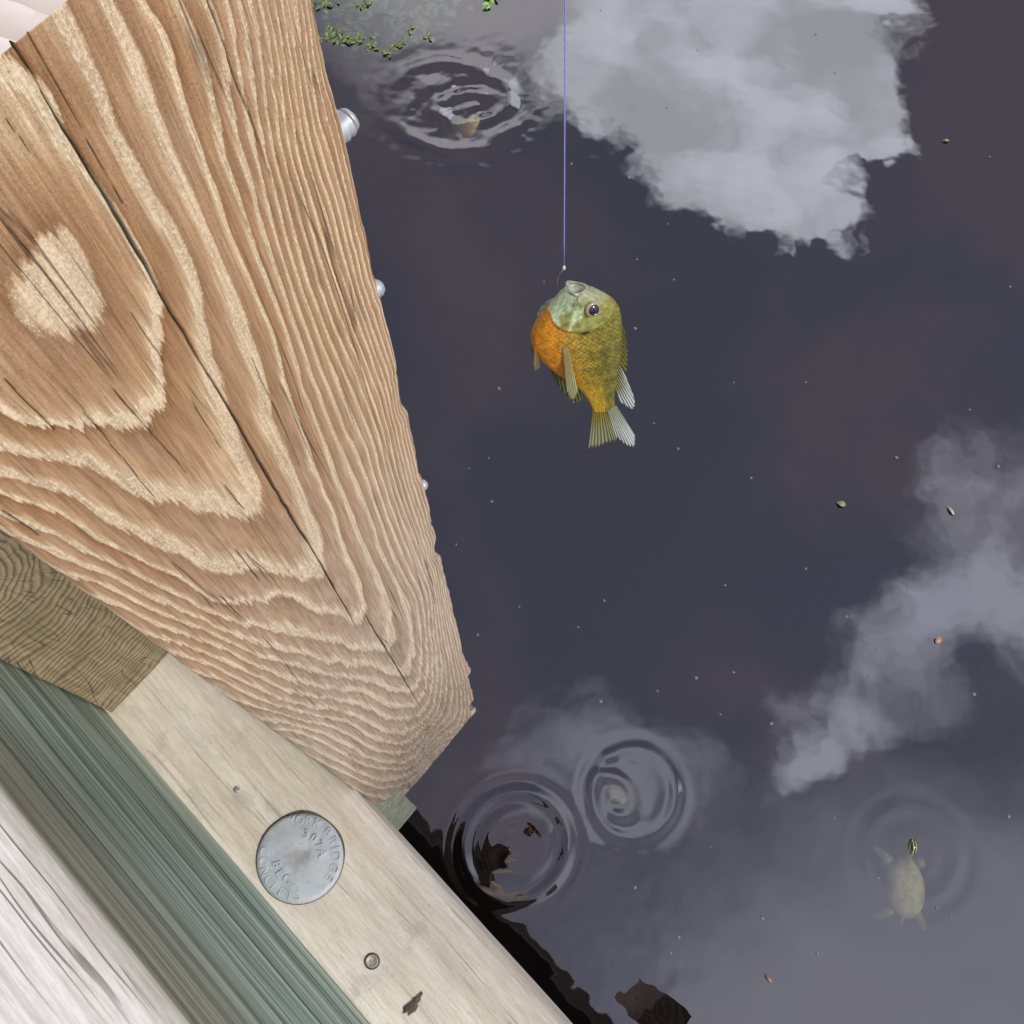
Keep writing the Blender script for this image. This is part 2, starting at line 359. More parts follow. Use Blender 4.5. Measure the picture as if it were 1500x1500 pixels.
white = nt.mix(nt.ss(wl, .44, .66, 0, .65), nt.ramp(wg, [(.32, (.46, .44, .415)), (.5, (.64, .625, .605)), (.7, (.72, .71, .70))]), (.52, .475, .42))
white = nt.mix(1., white, nt.ramp(wf, [(.3, (.82, .81, .80)), (.6, (1.04, 1.04, 1.04))]), 'MULTIPLY')
cn = nt.noise(nt.scale(oc, (2.4, 46, 46)), 1, 3, .55)
cm = nt.math('MULTIPLY', nt.ss(nt.math('ABSOLUTE', nt.math('SUBTRACT', cn, .5)), .002, .012, 1, 0), nt.ss(nt.noise(nt.scale(oc, (5, 26, 26)), 1, 2), .45, .58))
white = nt.mix(nt.math('MULTIPLY', cm, .8), white, (.12, .10, .09))
topm = nt.ss(nt.math('ADD', nt.attr('top'), nt.math('MULTIPLY', nt.math('SUBTRACT', wl, .5), .5)), .35, .75)
col = nt.mix(topm, col, white)
setb(nt, b, col, .75, nt.bump(nt.math('SUBTRACT', nt.math('ADD', nt.math('ADD', g2, nt.math('MULTIPLY', g3, 1.2)), wg), nt.math('MULTIPLY', cm, 2.)), .6, .0008), spec=.3)

m_end, nt, b = new_mat('end_grain')
oc = wood_coord(nt); x_, y_, z_ = nt.xyz(oc)
wb = nt.math('MULTIPLY', nt.math('SUBTRACT', nt.noise(oc, 22, 3), .5), .022)
rad = nt.math('ADD', nt.vmath('LENGTH', nt.comb(0., nt.math('SUBTRACT', y_, .060), nt.math('MULTIPLY', nt.math('SUBTRACT', z_, .30), .62)), out='v'), wb)
phs = nt.math('FRACT', nt.math('MULTIPLY', rad, 215.))
rc = nt.ramp(phs, [(0, (.30, .245, .155)), (.45, (.40, .325, .215)), (.68, (.20, .15, .09)), (.82, (.155, .115, .068)), (1, (.30, .245, .155))])
th = nt.math('ARCTAN2', nt.math('SUBTRACT', y_, .060), nt.math('SUBTRACT', z_, .30))
chk = nt.noise(nt.comb(nt.math('MULTIPLY', th, 9.), nt.math('MULTIPLY', rad, 5.), 0.), 1, 3)
cm = nt.ss(nt.math('ABSOLUTE', nt.math('SUBTRACT', chk, .5)), 0, .010, .7, 0)
sawm = nt.noise(nt.scale(oc, (1, 260, 12)), 1, 3)
rc = nt.mix(1., rc, nt.ramp(sawm, [(.3, (.72, .72, .70)), (.65, (1.1, 1.1, 1.1))]), 'MULTIPLY')
rc = nt.mix(nt.ss(nt.noise(oc, 24, 4), .48, .70, 0, .45), rc, (.16, .15, .07))
rc = nt.mix(nt.ss(nt.noise(oc, 38, 4), .56, .72, 0, .5), rc, (.44, .37, .24))
rc = nt.mix(cm, rc, (.03, .024, .016))
setb(nt, b, rc, .7, nt.bump(nt.math('ADD', phs, sawm), .5, .0008), spec=.3)

m_top, nt, b = new_mat('bleached_post_top')
oc = wood_coord(nt)
rad = nt.vmath('LENGTH', nt.vmath('SUBTRACT', nt.scale(oc, (1, 1, 0)), (-.02, .03, 0)), out='v')
phs = nt.math('FRACT', nt.math('ADD', nt.math('MULTIPLY', rad, 130.), nt.math('MULTIPLY', nt.noise(oc, 30, 3), 1.2)))
col = nt.mix(nt.ss(nt.noise(oc, 60, 4), .4, .65), nt.ramp(phs, [(0, (.47, .41, .37)), (.6, (.60, .53, .49)), (1, (.68, .62, .585))]), (.55, .48, .44))
setb(nt, b, col, .8, nt.bump(phs, .4, .0006), spec=.2)

m_galv, nt, b = new_mat('galvanized_steel')
oc = wood_coord(nt)
gn = nt.noise(oc, 90, 5, .6); g2 = nt.noise(oc, 420, 3, .6)
col = nt.ramp(gn, [(.3, (.36, .405, .45)), (.5, (.44, .485, .53)), (.72, (.53, .565, .60))])
rr_c = nt.vmath('LENGTH', oc, out='v')
col = nt.mix(nt.math('MULTIPLY', nt.ss(nt.math('ADD', rr_c, nt.math('MULTIPLY', nt.math('SUBTRACT', gn, .5), .02)), .003, .015, .6, 0), 1.), col, (.27, .255, .225))
col = nt.mix(nt.ss(g2, .60, .72, 0, .5), col, (.24, .25, .25))
col = nt.mix(nt.ss(nt.noise(oc, 45, 5, .7), .56, .70, 0, .45), col, (.34, .34, .33))
setb(nt, b, col, nt.ss(gn, .3, .7, .42, .62), nt.bump(nt.math('ADD', gn, nt.math('MULTIPLY', g2, .4)), .35, .0006), metal=.12, spec=.5)
m_galv2, nt, b = new_mat('zinc_bolt_end')
oc = wood_coord(nt)
setb(nt, b, nt.ramp(nt.noise(oc, 260, 4), [(.3, (.34, .37, .40)), (.7, (.55, .58, .61))]), .45, metal=.5)

# ------------------------------------------------------------------ the post (front face carved with its growth rings and checks)
PW = .14; HT = .16; HB = 1.168
PL = np.array([-0.13753935, 0.09492821]); tu = np.array([0.63889247, 0.76929605]); nu = np.array([0.76929607, -0.63889243])
RING = [
    (0, [(0.357,0.217)]),
    (0.34, [(0.319,0.205), (0.409,0.228), (0.396,0.203), (0.320,0.235)]),
    (0.62, [(0.439,0.238), (0.240,0.240), (0.312,0.255), (0.455,0.199), (0.235,0.218), (0.379,0.197)]),
    (1, [(0.501,0.175), (0.493,0.199), (0.499,0.217), (0.493,0.240), (0.423,0.268), (0.331,0.276), (0.204,0.257), (0.160,0.240), (0.401,0.179)]),
    (2, [(0.550,0.192), (0.556,0.219), (0.557,0.253), (0.494,0.290), (0.458,0.326), (0.399,0.363), (0.306,0.324), (0.253,0.306), (0.207,0.273), (0.126,0.244)]),
    (3, [(0.637,0.202), (0.631,0.238), (0.600,0.291), (0.547,0.344), (0.552,0.406), (0.520,0.458), (0.428,0.454), (0.322,0.393), (0.245,0.350), (0.163,0.309), (0.083,0.255)]),
    (4, [(0.691,0.170), (0.692,0.201), (0.681,0.245), (0.666,0.308), (0.635,0.369), (0.621,0.436), (0.590,0.534), (0.492,0.564), (0.386,0.484), (0.203,0.416), (0.149,0.361), (0.120,0.316), (0.058,0.261)]),
    (5, [(0.760,0.189), (0.713,0.273), (0.695,0.338), (0.680,0.437), (0.664,0.564), (0.617,0.665), (0.463,0.621), (0.294,0.503), (0.154,0.401), (0.081,0.321), (0.032,0.267)]),
    (7, [(0.765,0.282), (0.824,0.197), (0.757,0.374), (0.783,0.636), (0.656,0.809), (0.449,0.689), (0.201,0.520), (0.105,0.425), (0.045,0.337)]),
    (10, [(0.889,0.192), (0.831,0.293), (0.859,0.397), (0.882,0.674), (0.756,0.889), (0.605,0.957), (0.301,0.760), (0.122,0.591), (0.051,0.455)]),
    (14, [(0.940,0.197), (0.914,0.308), (0.940,0.416), (0.937,0.695), (0.881,0.928), (0.819,1.056), (0.428,1.075), (0.136,0.836), (0.067,0.657)]),
    (19, [(0.998,0.204), (1.000,0.322), (0.999,0.429), (0.994,0.717), (1.007,0.995), (0.980,1.177), (0.529,1.170), (0.025,1.160)]),
]
CRACK = [(0.505,0.10,0.507,0.610,1.3), (0.563,0.583,0.601,0.914,0.9), (0.355,0.190,0.359,0.229,0.6), (0.200,0.227,0.204,0.258,0.8),
    (0.332,0.260,0.344,0.329,0.7), (0.397,0.351,0.404,0.380,0.7), (0.326,0.395,0.322,0.438,0.6), (0.612,0.300,0.600,0.391,0.45),
    (0.531,0.10,0.525,0.212,0.5), (0.438,0.170,0.441,0.183,0.5), (0.803,0.10,0.804,0.247,0.9), (0.444,0.296,0.443,0.333,0.6),
    (0.206,0.415,0.213,0.460,0.5), (0.030,0.267,0.036,0.295,0.6), (0.439,0.238,0.440,0.271,0.5), (0.260,0.256,0.257,0.324,0.5), (0.222,0.482,0.203,0.588,0.5)]
def wcoord(u, h): return np.stack([u, .85*np.log(h/.16)], -1)
P = []; val = []
for v_, pts in RING:
    for p_ in pts: P.append(p_); val.append(v_)
P = np.array(P); val = np.array(val, float); Q = wcoord(P[:, 0], P[:, 1])
def tps(r): return np.where(r > 0, r*r*np.log(np.maximum(r, 1e-9)), 0)
K = tps(np.linalg.norm(Q[:, None]-Q[None], axis=-1)) + 2e-3*np.eye(len(Q))
A_ = np.concatenate([np.ones((len(Q), 1)), Q], 1)
M_ = np.block([[K, A_], [A_.T, np.zeros((3, 3))]])
sol = np.linalg.solve(M_, np.concatenate([val, [0, 0, 0]]))
def ringfield(u, h):
    W = wcoord(u, h); out = sol[-3]+W[..., 0]*sol[-2]+W[..., 1]*sol[-1]
    for k in range(len(Q)): out = out+sol[k]*tps(np.hypot(W[..., 0]-Q[k, 0], W[..., 1]-Q[k, 1]))
    return out
NF, NS, NB = 520, 16, 4
hs = np.exp(np.linspace(math.log(HT), math.log(HB), 760))
uf = np.linspace(0, 1, NF)
U, H = np.meshgrid(uf, hs)
jag = .020*H/.4*fbm(U*160, H*30, 3, 3, .7) + .014*fbm(U*30, H*12, 8, 3)
Rf = ringfield(np.clip(U, 0, 1)+.006*fbm(U*20, np.log(H)*14, 41, 3), H+jag*.9)
Rf += .30*fbm(U*9, np.log(H)*7, 12, 3)*2*np.clip(Rf/4, .3, 1.2)
crk = np.zeros_like(U); cdep = np.zeros_like(U)
for k, (u0, h0, u1, h1, wd) in enumerate(CRACK):
    tt = (H-h0)/(h1-h0); ul = u0+(u1-u0)*tt+.010*fbm(H*22+k*7, H*0+k*3.1, 60+k, 3)+.003*fbm(H*120, H*0+k, 80+k, 2)
    taper = np.clip(np.minimum(tt*6, (1-tt)*3), 0, 1); taper = np.where((tt < 0) | (tt > 1), 0, taper)
    wm = wd*.34e-3/PW*np.sqrt(taper+1e-9)*(.55+.9*vnoise(H*70, H*0, 70+k))*(H/.30)**.35
    m = np.exp(-((U-ul)/np.maximum(wm, 1e-6))**4)*(taper > 0)
    crk = np.maximum(crk, m); cdep = np.maximum(cdep, m*wd*1.0e-3)
ph = Rf-np.floor(Rf)
prof = np.where(ph < .26, 1, np.where(ph < .34, 1-(ph-.26)/.08, np.where(ph < .9, .25*(ph-.34)/.56, .25+.75*(ph-.9)/.1)))
relief = .00026*prof/(1+Rf.clip(0)/4) + .0016*fbm(U*5, H*5, 90, 3) + .0005*fbm(U*170, H*12, 95, 2)
relief *= .25+.75*sstep(H, HT, HT+.02)
age = np.clip(sstep(H+.25*fbm(U*4, H*6, 77, 3)*H*1.6, .26, .72), 0, 1)
# cross-section loop: front face, right (outer) face, back, left (inner) face
side_r = np.linspace(0, 1, NS+1)[1:]; back = np.linspace(1, 0, NB+1)[1:]; side_l = np.linspace(1, 0, NS+1)[1:-1]
rows = len(hs)
def corner(u):                       # eased corners
    r_ = .0035/PW; d_ = np.minimum(u, 1-u); e_ = np.clip(1-d_/r_, 0, 1); return (1-np.sqrt(1-e_**2))*.0035
dep = relief-corner(U)-cdep           # outwards along +n (towards the camera side)
chip = np.maximum(0, fbm(hs*26, hs*0+.5, 7, 4)-.08)*.012*(hs/.5)
rag = .0012*fbm(hs*60, hs*0+2.2, 19, 3)*(hs/.4) - chip
for a0, a1, am in ((.985, 1.005, -.006), (1.10, 1.168, -.009)): rag -= -am*((hs > a0) & (hs < a1))
rag += .004*((hs > .93) & (hs < .985))*np.clip((hs-.93)/.05, 0, 1)
UU = U*PW + np.clip((U-.86)/.14, 0, 1)**2*rag[:, None] - np.clip((.08-U)/.08, 0, 1)**2*(.0012*fbm(hs*40, hs*0+9, 29, 3))[:, None]
hh = H.copy()
bot_w = np.clip((H-1.13)/.038, 0, 1)
hh -= bot_w*(.004*(1+np.clip(fbm(U*30, U*0+3, 51, 3), -.5, .5)*2.2))
parts_u = [UU]; parts_n = [dep]; parts_h = [hh]; parts_r = [Rf]; parts_c = [crk]; parts_a = [age]
ur = UU[:, -1:]
def add_side(uarr, narr, hcol, rarr):
    parts_u.append(uarr); parts_n.append(narr); parts_h.append(np.repeat(hcol, uarr.shape[1], 1)); parts_r.append(rarr)
    parts_c.append(np.zeros_like(uarr)); parts_a.append(np.repeat(age[:, -1:], uarr.shape[1], 1))
HR = np.repeat(hs[:, None], NS, 1); SR = np.repeat(side_r[None], rows, 0)
add_side(PW + (ur-PW)*np.clip(1-SR*5, 0, 1) + .001*fbm(SR*20, HR*10, 33), -SR*PW+dep[:, -1:]*(1-SR), hh[:, -1:], 19+SR*16+fbm(SR*6, HR*4, 44)*2)
BR = np.repeat(back[None], rows, 0)
add_side(BR*PW, np.full_like(BR, -PW), hh[:, -1:], BR*22)
SL = np.repeat(side_l[None], rows, 0)
add_side(np.zeros_like(SL)+.0005*fbm(SL*20, np.repeat(hs[:, None], len(side_l), 1)*10, 34), -SL*PW, hh[:, :1], 8+SL*14)
pu, pn, p_h, pr, pc, pa = [np.concatenate(a, 1) for a in (parts_u, parts_n, parts_h, parts_r, parts_c, parts_a)]
nc = pu.shape[1]
# local frame of the post: x across the carved face, y out of it, z up; origin at the foot of the face's inner corner
V = np.stack([pu, pn, HB-p_h], -1).reshape(-1, 3)
F = grid_faces(rows, nc, True)
post = empty('rail_post', (PL[0], PL[1], HC-HB))
post.matrix_world = Matrix(((tu[0], nu[0], 0, PL[0]), (tu[1], nu[1], 0, PL[1]), (0, 0, 1, HC-HB), (0, 0, 0, 1)))
F = F[:, ::1]
def capfan(row):
    return [row*nc+j for j in range(nc)]
shaft = mesh_obj('shaft', V, F, [m_post, m_top], post, attrs={'ring': pr, 'crack': pc, 'age': pa})
bmw = bmesh.new(); bmw.from_mesh(shaft.data); bmw.verts.ensure_lookup_table()
f1 = bmw.faces.new([bmw.verts[j] for j in capfan(0)]); f1.material_index = 1
f2 = bmw.faces.new([bmw.verts[j] for j in capfan(rows-1)][::-1]); f2.material_index = 0
bmesh.ops.recalc_face_normals(bmw, faces=bmw.faces[:]); f1.smooth = False; f2.smooth = False
bmw.to_mesh(shaft.data); bmw.free()
# threaded bolt ends standing out of the hidden outer face
def lathe(prof, n=28):
    V = []; F = []
    for r_, z_ in prof:
        for k in range(n): V.append((r_*math.cos(2*PI*k/n), r_*math.sin(2*PI*k/n), z_))
    for i in range(len(prof)-1):
        for k in range(n): F.append((i*n+k, i*n+(k+1) % n, (i+1)*n+(k+1) % n, (i+1)*n+k))
    F.append(tuple((len(prof)-1)*n+k for k in range(n))); F.append(tuple(range(n))[::-1])
    return V, F
def bolt_end(hb, back_, out_, r_):
    prof = [(r_*1.9, -.004), (r_*1.9, .003), (r_*1.5, .0035), (r_*1.5, .010), (r_, .011)]
    z_ = .012; pitch = .0026
    while z_ < out_-.004: prof += [(r_, z_), (r_*.86, z_+pitch*.5)]; z_ += pitch
    prof += [(r_*.95, out_-.003), (r_*.75, out_-.001), (r_*.35, out_)]
    V, F = lathe(prof)
    o = mesh_obj('bolt', V, F, m_galv2, post)
    o.location = (PW, -back_, HB-hb); o.rotation_euler = (0, PI/2, 0); return o
bolt_end(.292, .030, .0264, .0050)
bolt_end(.388, .030, .0226, .0042)
bolt_end(.605, .030, .0224, .0038)
tag(post, 'big weathered timber post with swirling grain and long cracks beside the round steel bolt', 'post', 'rail posts of the timber bridge')

# ------------------------------------------------------------------ other timbers
def timber(name, mat, org, xdir, L, Wd, Ht, r, nL=60, parent=None, wob=.0008, seed=0, rl=None, sub=8):
    """rounded bar: local x along, y across, z up; origin at one lower long edge"""
    if rl is None: rl = (r, r, r, r)
    loop = []
    cs = [((0, 0), PI, rl[0]), ((Wd, 0), 1.5*PI, rl[1]), ((Wd, Ht), 0, rl[2]), ((0, Ht), .5*PI, rl[3])]
    for i, ((cy, cz), a0, rr_) in enumerate(cs):
        sy = 1 if cy == 0 else -1; sz = 1 if cz == 0 else -1
        for k in range(sub+1):
            a = a0+.5*PI*k/sub
            loop.append((cy+sy*rr_+rr_*math.cos(a), cz+sz*rr_+rr_*math.sin(a)))
        nx = cs[(i+1) % 4]; ny, nz = nx[0]; n_in = 10
        p0 = loop[-1]; a = nx[1]; sy2 = 1 if ny == 0 else -1; sz2 = 1 if nz == 0 else -1
        p1 = (ny+sy2*nx[2]+nx[2]*math.cos(a), nz+sz2*nx[2]+nx[2]*math.sin(a))
        for k in range(1, n_in): loop.append((p0[0]+(p1[0]-p0[0])*k/n_in, p0[1]+(p1[1]-p0[1])*k/n_in))
    lp = np.array(loop); nl = len(lp); xs_ = np.linspace(0, L, nL)
    XX_ = np.repeat(xs_[:, None], nl, 1); idx = np.repeat(np.arange(nl)[None], nL, 0)
    cy, cz = Wd/2, Ht/2
    dv = lp-np.array([cy, cz]); dv /= np.linalg.norm(dv, axis=1)[:, None]
    nz_ = wob*2*fbm(XX_*14, idx*.35, seed+5, 4) + wob*.5*fbm(XX_*60, idx*.9, seed+9, 3)
    YY_ = lp[None, :, 0]+dv[None, :, 0]*nz_; ZZ_ = lp[None, :, 1]+dv[None, :, 1]*nz_
    V = np.stack([XX_, YY_, ZZ_], -1).reshape(-1, 3)
    top = sstep(np.repeat(lp[None, :, 1], nL, 0), Ht-max(rl)*1.1, Ht-max(rl)*.12)
    o = mesh_obj(name, V, grid_faces(nL, nl, True), mat, parent, attrs={'top': top})
    bmw = bmesh.new(); bmw.from_mesh(o.data); bmw.verts.ensure_lookup_table()
    c1 = bmw.faces.new([bmw.verts[j] for j in range(nl)][::-1]); c2 = bmw.faces.new([bmw.verts[(nL-1)*nl+j] for j in range(nl)])
    bmesh.ops.recalc_face_normals(bmw, faces=bmw.faces[:]); c1.smooth = c2.smooth = False
    if isinstance(mat, list): c1.material_index = c2.material_index = 1
    bmw.to_mesh(o.data); bmw.free()
    xd = Vector(xdir).normalized(); yd = Vector((-xd[1], xd[0], 0))
    o.matrix_world = Matrix(((xd[0], yd[0], 0, org[0]), (xd[1], yd[1], 0, org[1]), (0, 0, 1, org[2]), (0, 0, 0, 1)))
    return o
BD = np.array([.698, -.716]); BD /= np.linalg.norm(BD); BO = np.array([-BD[1], BD[0]])   # along the bridge; outward over the water
HP = .92; zp = HC-HP
def bpt(along, dist):              # plan point: metres along the bridge, metres inward of the camera's plumb line
    return BD*along-BO*dist
# sill plank: outer edge 0.032 m inward of the plumb line
o_ = bpt(-1.6, .24)
sill = timber('sill_plank', m_plank, (*o_, zp-.14), BD, 3.4, .24-.032, .14, .012, 200, wob=.0007, seed=1, rl=(.006, .006, .016, .006))
tag(sill, 'pale bleached flat plank carrying the round grey bolt head', 'plank')
# curb beam: outer (green) side 0.137 m inward, top 0.527 m below the camera
HBm = .527; o_ = bpt(-1.6, .137+.21)
beam = timber('curb_beam', m_beam, (*o_, zp+.001), BD, 3.4, .21, HP-HBm-.001, .012, 200, wob=.0008, seed=2, rl=(.004, .004, .02, .012))
tag(beam, 'green treated timber beam with split white bleached top and striped side', 'beam')
# rail end with visible end grain, between beam and post
m_rail, nt_, b_, c_ = line_wood('rail_side', [(.3, (.22, .19, .12)), (.7, (.42, .37, .27))], 90, 2)
bc = np.array([-.3411, .1573])     # lower inner corner of the cut end
rdir = np.array([-nu[0], -nu[1]])
rl_ = timber('rail_block', [m_rail, m_end], (*(bc+tu*.094), zp+.002), (rdir[0], rdir[1]), .5, .094, .34, .003, 50, wob=.0012, seed=3)
tag(rl_, 'square cut timber end showing olive brown growth rings beside the post', 'timber block')
# lower support block between sill and post
m_sup, nt_, b_, c_ = line_wood('pale_green_block', [(.3, (.20, .23, .16)), (.55, (.36, .40, .30)), (.8, (.5, .53, .42))], 70, 3)
sp = np.array([-.160, .080])
sb = timber('support_block', m_sup, (sp[0]+.0, sp[1]+.0, HC-1.32), (nu[0], nu[1]), .030, .10, .24, .004, 8, wob=.0008, seed=4)
sb.matrix_world = Matrix(((nu[0], tu[0], 0, PL[0]-tu[0]*.075-nu[0]*.03), (nu[1], tu[1], 0, PL[1]-tu[1]*.075-nu[1]*.03), (0, 0, 1, HC-1.30), (0, 0, 0, 1)))
tag(sb, 'small pale green wooden block tucked under the plank behind the post foot', 'timber block')

# ------------------------------------------------------------------ round bolt head with its raised lettering
bolt = empty('bolt_head', (-.1776, .0423, zp)); bolt.parent = sill; bolt.matrix_parent_inverse = sill.matrix_world.inverted()
bolt.name = 'bolt_head'
RB = .0345
V, F = lathe([(RB*.99, -.004), (RB, .0012), (RB*.985, .0026), (RB*.95, .0036), (RB*.9, .0039), (RB*.7, .0046), (RB*.45, .0052), (RB*.25, .0053), (RB*.18, .0049), (RB*.06, .0045)], 72)
disc = mesh_obj('disc', V, F, m_galv, bolt)
def letter_mesh(ch, size):
    cu = bpy.data.curves.new('t', 'FONT'); cu.body = ch; cu.size = size; cu.extrude = .0006; cu.bevel_depth = .00022; cu.bevel_resolution = 1; cu.align_x = 'CENTER'; cu.align_y = 'CENTER'
    ob = bpy.data.objects.new('t', cu); C.objects.link(ob)
    dg = bpy.context.evaluated_depsgraph_get(); me = bpy.data.meshes.new_from_object(ob.evaluated_get(dg))
    vs_ = [v.co.copy() for v in me.vertices]; fs_ = [tuple(p.vertices) for p in me.polygons]
    bpy.data.objects.remove(ob); bpy.data.curves.remove(cu); bpy.data.meshes.remove(me)
    return vs_, fs_
def ring_text(spec, rad, size, outward):
    for ch, deg in spec:
        vs_, fs_ = letter_mesh(ch, size); a = math.radians(deg)
        ro = a-PI/2 if outward else a+PI/2
        M = Matrix.Translation((rad*math.cos(a), rad*math.sin(a), .0040 + (.0014 if rad < RB*.7 else 0))) @ Matrix.Rotation(ro, 4, 'Z') @ Matrix.Diagonal((1.0, 1.05, 1, 1))
        b0 = len(LV); LV.extend([M @ v for v in vs_]); LF.extend([tuple(b0+i for i in f) for f in fs_])
for nm, specs in (('maker_lettering', [([('Y', 106), ('O', 93), ('R', 79), ('K', 64), ('B', 43), ('R', 27), ('I', 15), ('D', 2), ('G', -15), ('E', -31)], RB*.83, .0092, True),
                                      ([('C', 169), ('O', 186), ('N', 201), ('C', 216), ('E', 230), ('P', 244), ('T', 258), ('S', 271)], RB*.83, .0092, False)]),
                  ('grade_lettering', [([('3', 76), ('0', 54), ('7', 33), ('A', 11)], RB*.53, .0090, True), ([('B', 196), ('E', 219), ('C', 242)], RB*.53, .0088, False)])):
    LV = []; LF = []
    for s_ in specs: ring_text(*s_)
    mesh_obj(nm, LV, LF, m_galv, disc, smooth=False)
# dark strip round the head: rim dirt and the gap's shadow, both as colour
m_dark, nt, b = new_mat('dark_stain_and_shade'); setb(nt, b, nt.ramp(nt.noise(wood_coord(nt), 400, 3), [(.3, (.05, .04, .03)), (.7, (.14, .11, .085))]), .9)
V = []; F = []
for k in range(72):
    a = 2*PI*k/72; w1 = RB+.0006+.0016*max(0, math.sin(a+.3))*(.6+.4*math.sin(5*a)); V += [(RB*.97*math.cos(a), RB*.97*math.sin(a), .0008), (w1*math.cos(a), w1*math.sin(a), .0010)]
for k in range(72): j = (k+1) % 72; F.append((2*k, 2*k+1, 2*j+1, 2*j))
mesh_obj('dirt_shade_rim', V, F, m_dark, bolt)
# nail heads
m_nail, nt, b = new_mat('nail_steel'); setb(nt, b, nt.ramp(nt.noise(wood_coord(nt), 700, 3), [(.3, (.22, .20, .18)), (.7, (.5, .48, .44))]), .5, metal=.4)
def sill_part(name, verts, faces, mat, loc):
    o = mesh_obj(name, verts, faces, mat); o.location = loc; o.parent = sill; o.matrix_parent_inverse = sill.matrix_world.inverted(); return o
V, F = lathe([(.0050, -.002), (.0050, .0006), (.0047, .0014), (.0040, .0016), (.0036, .0009), (.001, .0011)], 24)
nl1 = sill_part('nail', V, F, m_nail, (-.1174, -.0336, zp))
V, F = lathe([(.0062, -.002), (.0062, .0004), (.0050, .0006), (.0048, -.001)], 24)
o = mesh_obj('dirt_ring', V, F, m_dark, nl1)
V, F = lathe([(.0026, -.002), (.0026, .0006), (.0018, .0011), (.0005, .0011)], 16)
nl2 = sill_part('nail', V, F, m_nail, (-.2327, .0952, zp))
# dark split knot on the plank
V = []; F = []; n_ = 18
for k in range(n_):
    a = 2*PI*k/n_; r_ = 1+.25*math.sin(3*a+1)+.15*math.sin(7*a)
    V.append((.0090*r_*math.cos(a), .0036*r_*math.sin(a), .0010)); 
for k in range(n_): V.append((V[k][0]*.55, V[k][1]*.55, .0018+.0006*math.sin(5*k)))
for k in range(n_): V.append((V[k][0]*1.02, V[k][1]*1.02, -.002))
for k in range(n_): j = (k+1) % n_; F += [(k, j, n_+j, n_+k), (2*n_+k, 2*n_+j, j, k)]
F.append(tuple(n_+k for k in range(n_)))
kn = sill_part('knot', V, F, m_dark, (-.0849, -.0644, zp)); kn.rotation_euler = (0, 0, math.radians(48))

# ------------------------------------------------------------------ bridge deck behind the beam (out of frame, mirrored dark in the water)
deck = empty('bridge_deck', (*bpt(0, 1.5), HC-1.3)); tag(deck, kind='structure')
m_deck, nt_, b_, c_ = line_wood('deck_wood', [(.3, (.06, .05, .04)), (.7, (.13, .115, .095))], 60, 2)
pl0 = None
for k in range(30):
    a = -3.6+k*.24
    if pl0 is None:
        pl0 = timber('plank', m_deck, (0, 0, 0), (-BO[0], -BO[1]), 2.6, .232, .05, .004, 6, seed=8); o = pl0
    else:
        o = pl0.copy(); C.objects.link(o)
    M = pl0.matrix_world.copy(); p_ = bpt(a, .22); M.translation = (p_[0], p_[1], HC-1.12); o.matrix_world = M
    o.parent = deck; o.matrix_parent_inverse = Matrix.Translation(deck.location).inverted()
for dd in (.06, .9, 1.8, 2.7):
    p_ = bpt(-3.6, dd+.16)
    o = timber('stringer', m_deck, (*p_, HC-1.48), BD, 7.2, .16, .33, .005, 8, seed=9)
    o.parent = deck; o.matrix_parent_inverse = Matrix.Translation(deck.location).inverted()
# the next post along the bridge
def copy_tree(o, parent=None):
    c = o.copy(); C.objects.link(c)
    if parent is not None: c.parent = parent
    for ch in list(o.children): copy_tree(ch, c)
    return c
post2 = copy_tree(post); post2.location = Vector((PL[0]+nu[0]*.80+tu[0]*.0, PL[1]+nu[1]*.80, HC-HB))
post2['label'] = 'next timber post along the bridge, seen only as a dark reflection in the water'

# ------------------------------------------------------------------ the hanging sunfish
m_fish, nt, b = new_mat('wet_fish_skin')
fc = nt.attr('Col', 'Color'); sx_ = nt.attr('fs'); sy_ = nt.attr('ft'); sc = nt.attr('scaly')
uvv = nt.comb(nt.math('ADD', nt.math('MULTIPLY', sx_, 30.), nt.math('MULTIPLY', sy_, 15.)), nt.math('SUBTRACT', nt.math('MULTIPLY', sx_, 30.), nt.math('MULTIPLY', sy_, 15.)), 0.)
vo = nt.node('ShaderNodeTexVoronoi', feature='F1'); nt.put(vo.inputs['Vector'], uvv); vo.inputs['Scale'].default_value = 1; vo.inputs['Randomness'].default_value = .35
dsc = vo.outputs['Distance']
dk = nt.math('MULTIPLY', nt.ss(dsc, .25, .62), sc)
col = nt.mix(nt.math('MULTIPLY', dk, .62), fc, nt.mix(1., fc, (.30, .27, .22), 'MULTIPLY'))
mot = nt.noise(nt.comb(nt.math('MULTIPLY', sx_, 22.), nt.math('MULTIPLY', sy_, 12.), 0.), 1, 5, .65)
col = nt.mix(1., col, nt.ramp(mot, [(.3, (.50, .50, .46)), (.5, (.95, .95, .92)), (.68, (1.35, 1.35, 1.3))]), 'MULTIPLY')
setb(nt, b, col, nt.ss(mot, .3, .7, .58, .46), nt.bump(nt.math('SUBTRACT', 1., nt.math('MULTIPLY', dsc, sc)), .4, .0003), spec=.5)
m_fin, nt, b = new_mat('fish_fin')
fc = nt.attr('Col', 'Color'); ry = nt.attr('ray')
col = nt.mix(nt.ss(nt.math('SINE', nt.math('MULTIPLY', ry, 2*PI)), -.6, .9), nt.mix(1., fc, (.74, .74, .70), 'MULTIPLY'), fc)
setb(nt, b, col, .3, nt.bump(nt.math('SINE', nt.math('MULTIPLY', ry, 2*PI)), .6, .0006), spec=.6)
b.inputs['Transmission Weight'].default_value = 0.0
tl = nt.node('ShaderNodeBsdfTranslucent'); nt.put(tl.inputs[0], col); ms = nt.node('ShaderNodeMixShader'); ms.inputs[0].default_value = .3
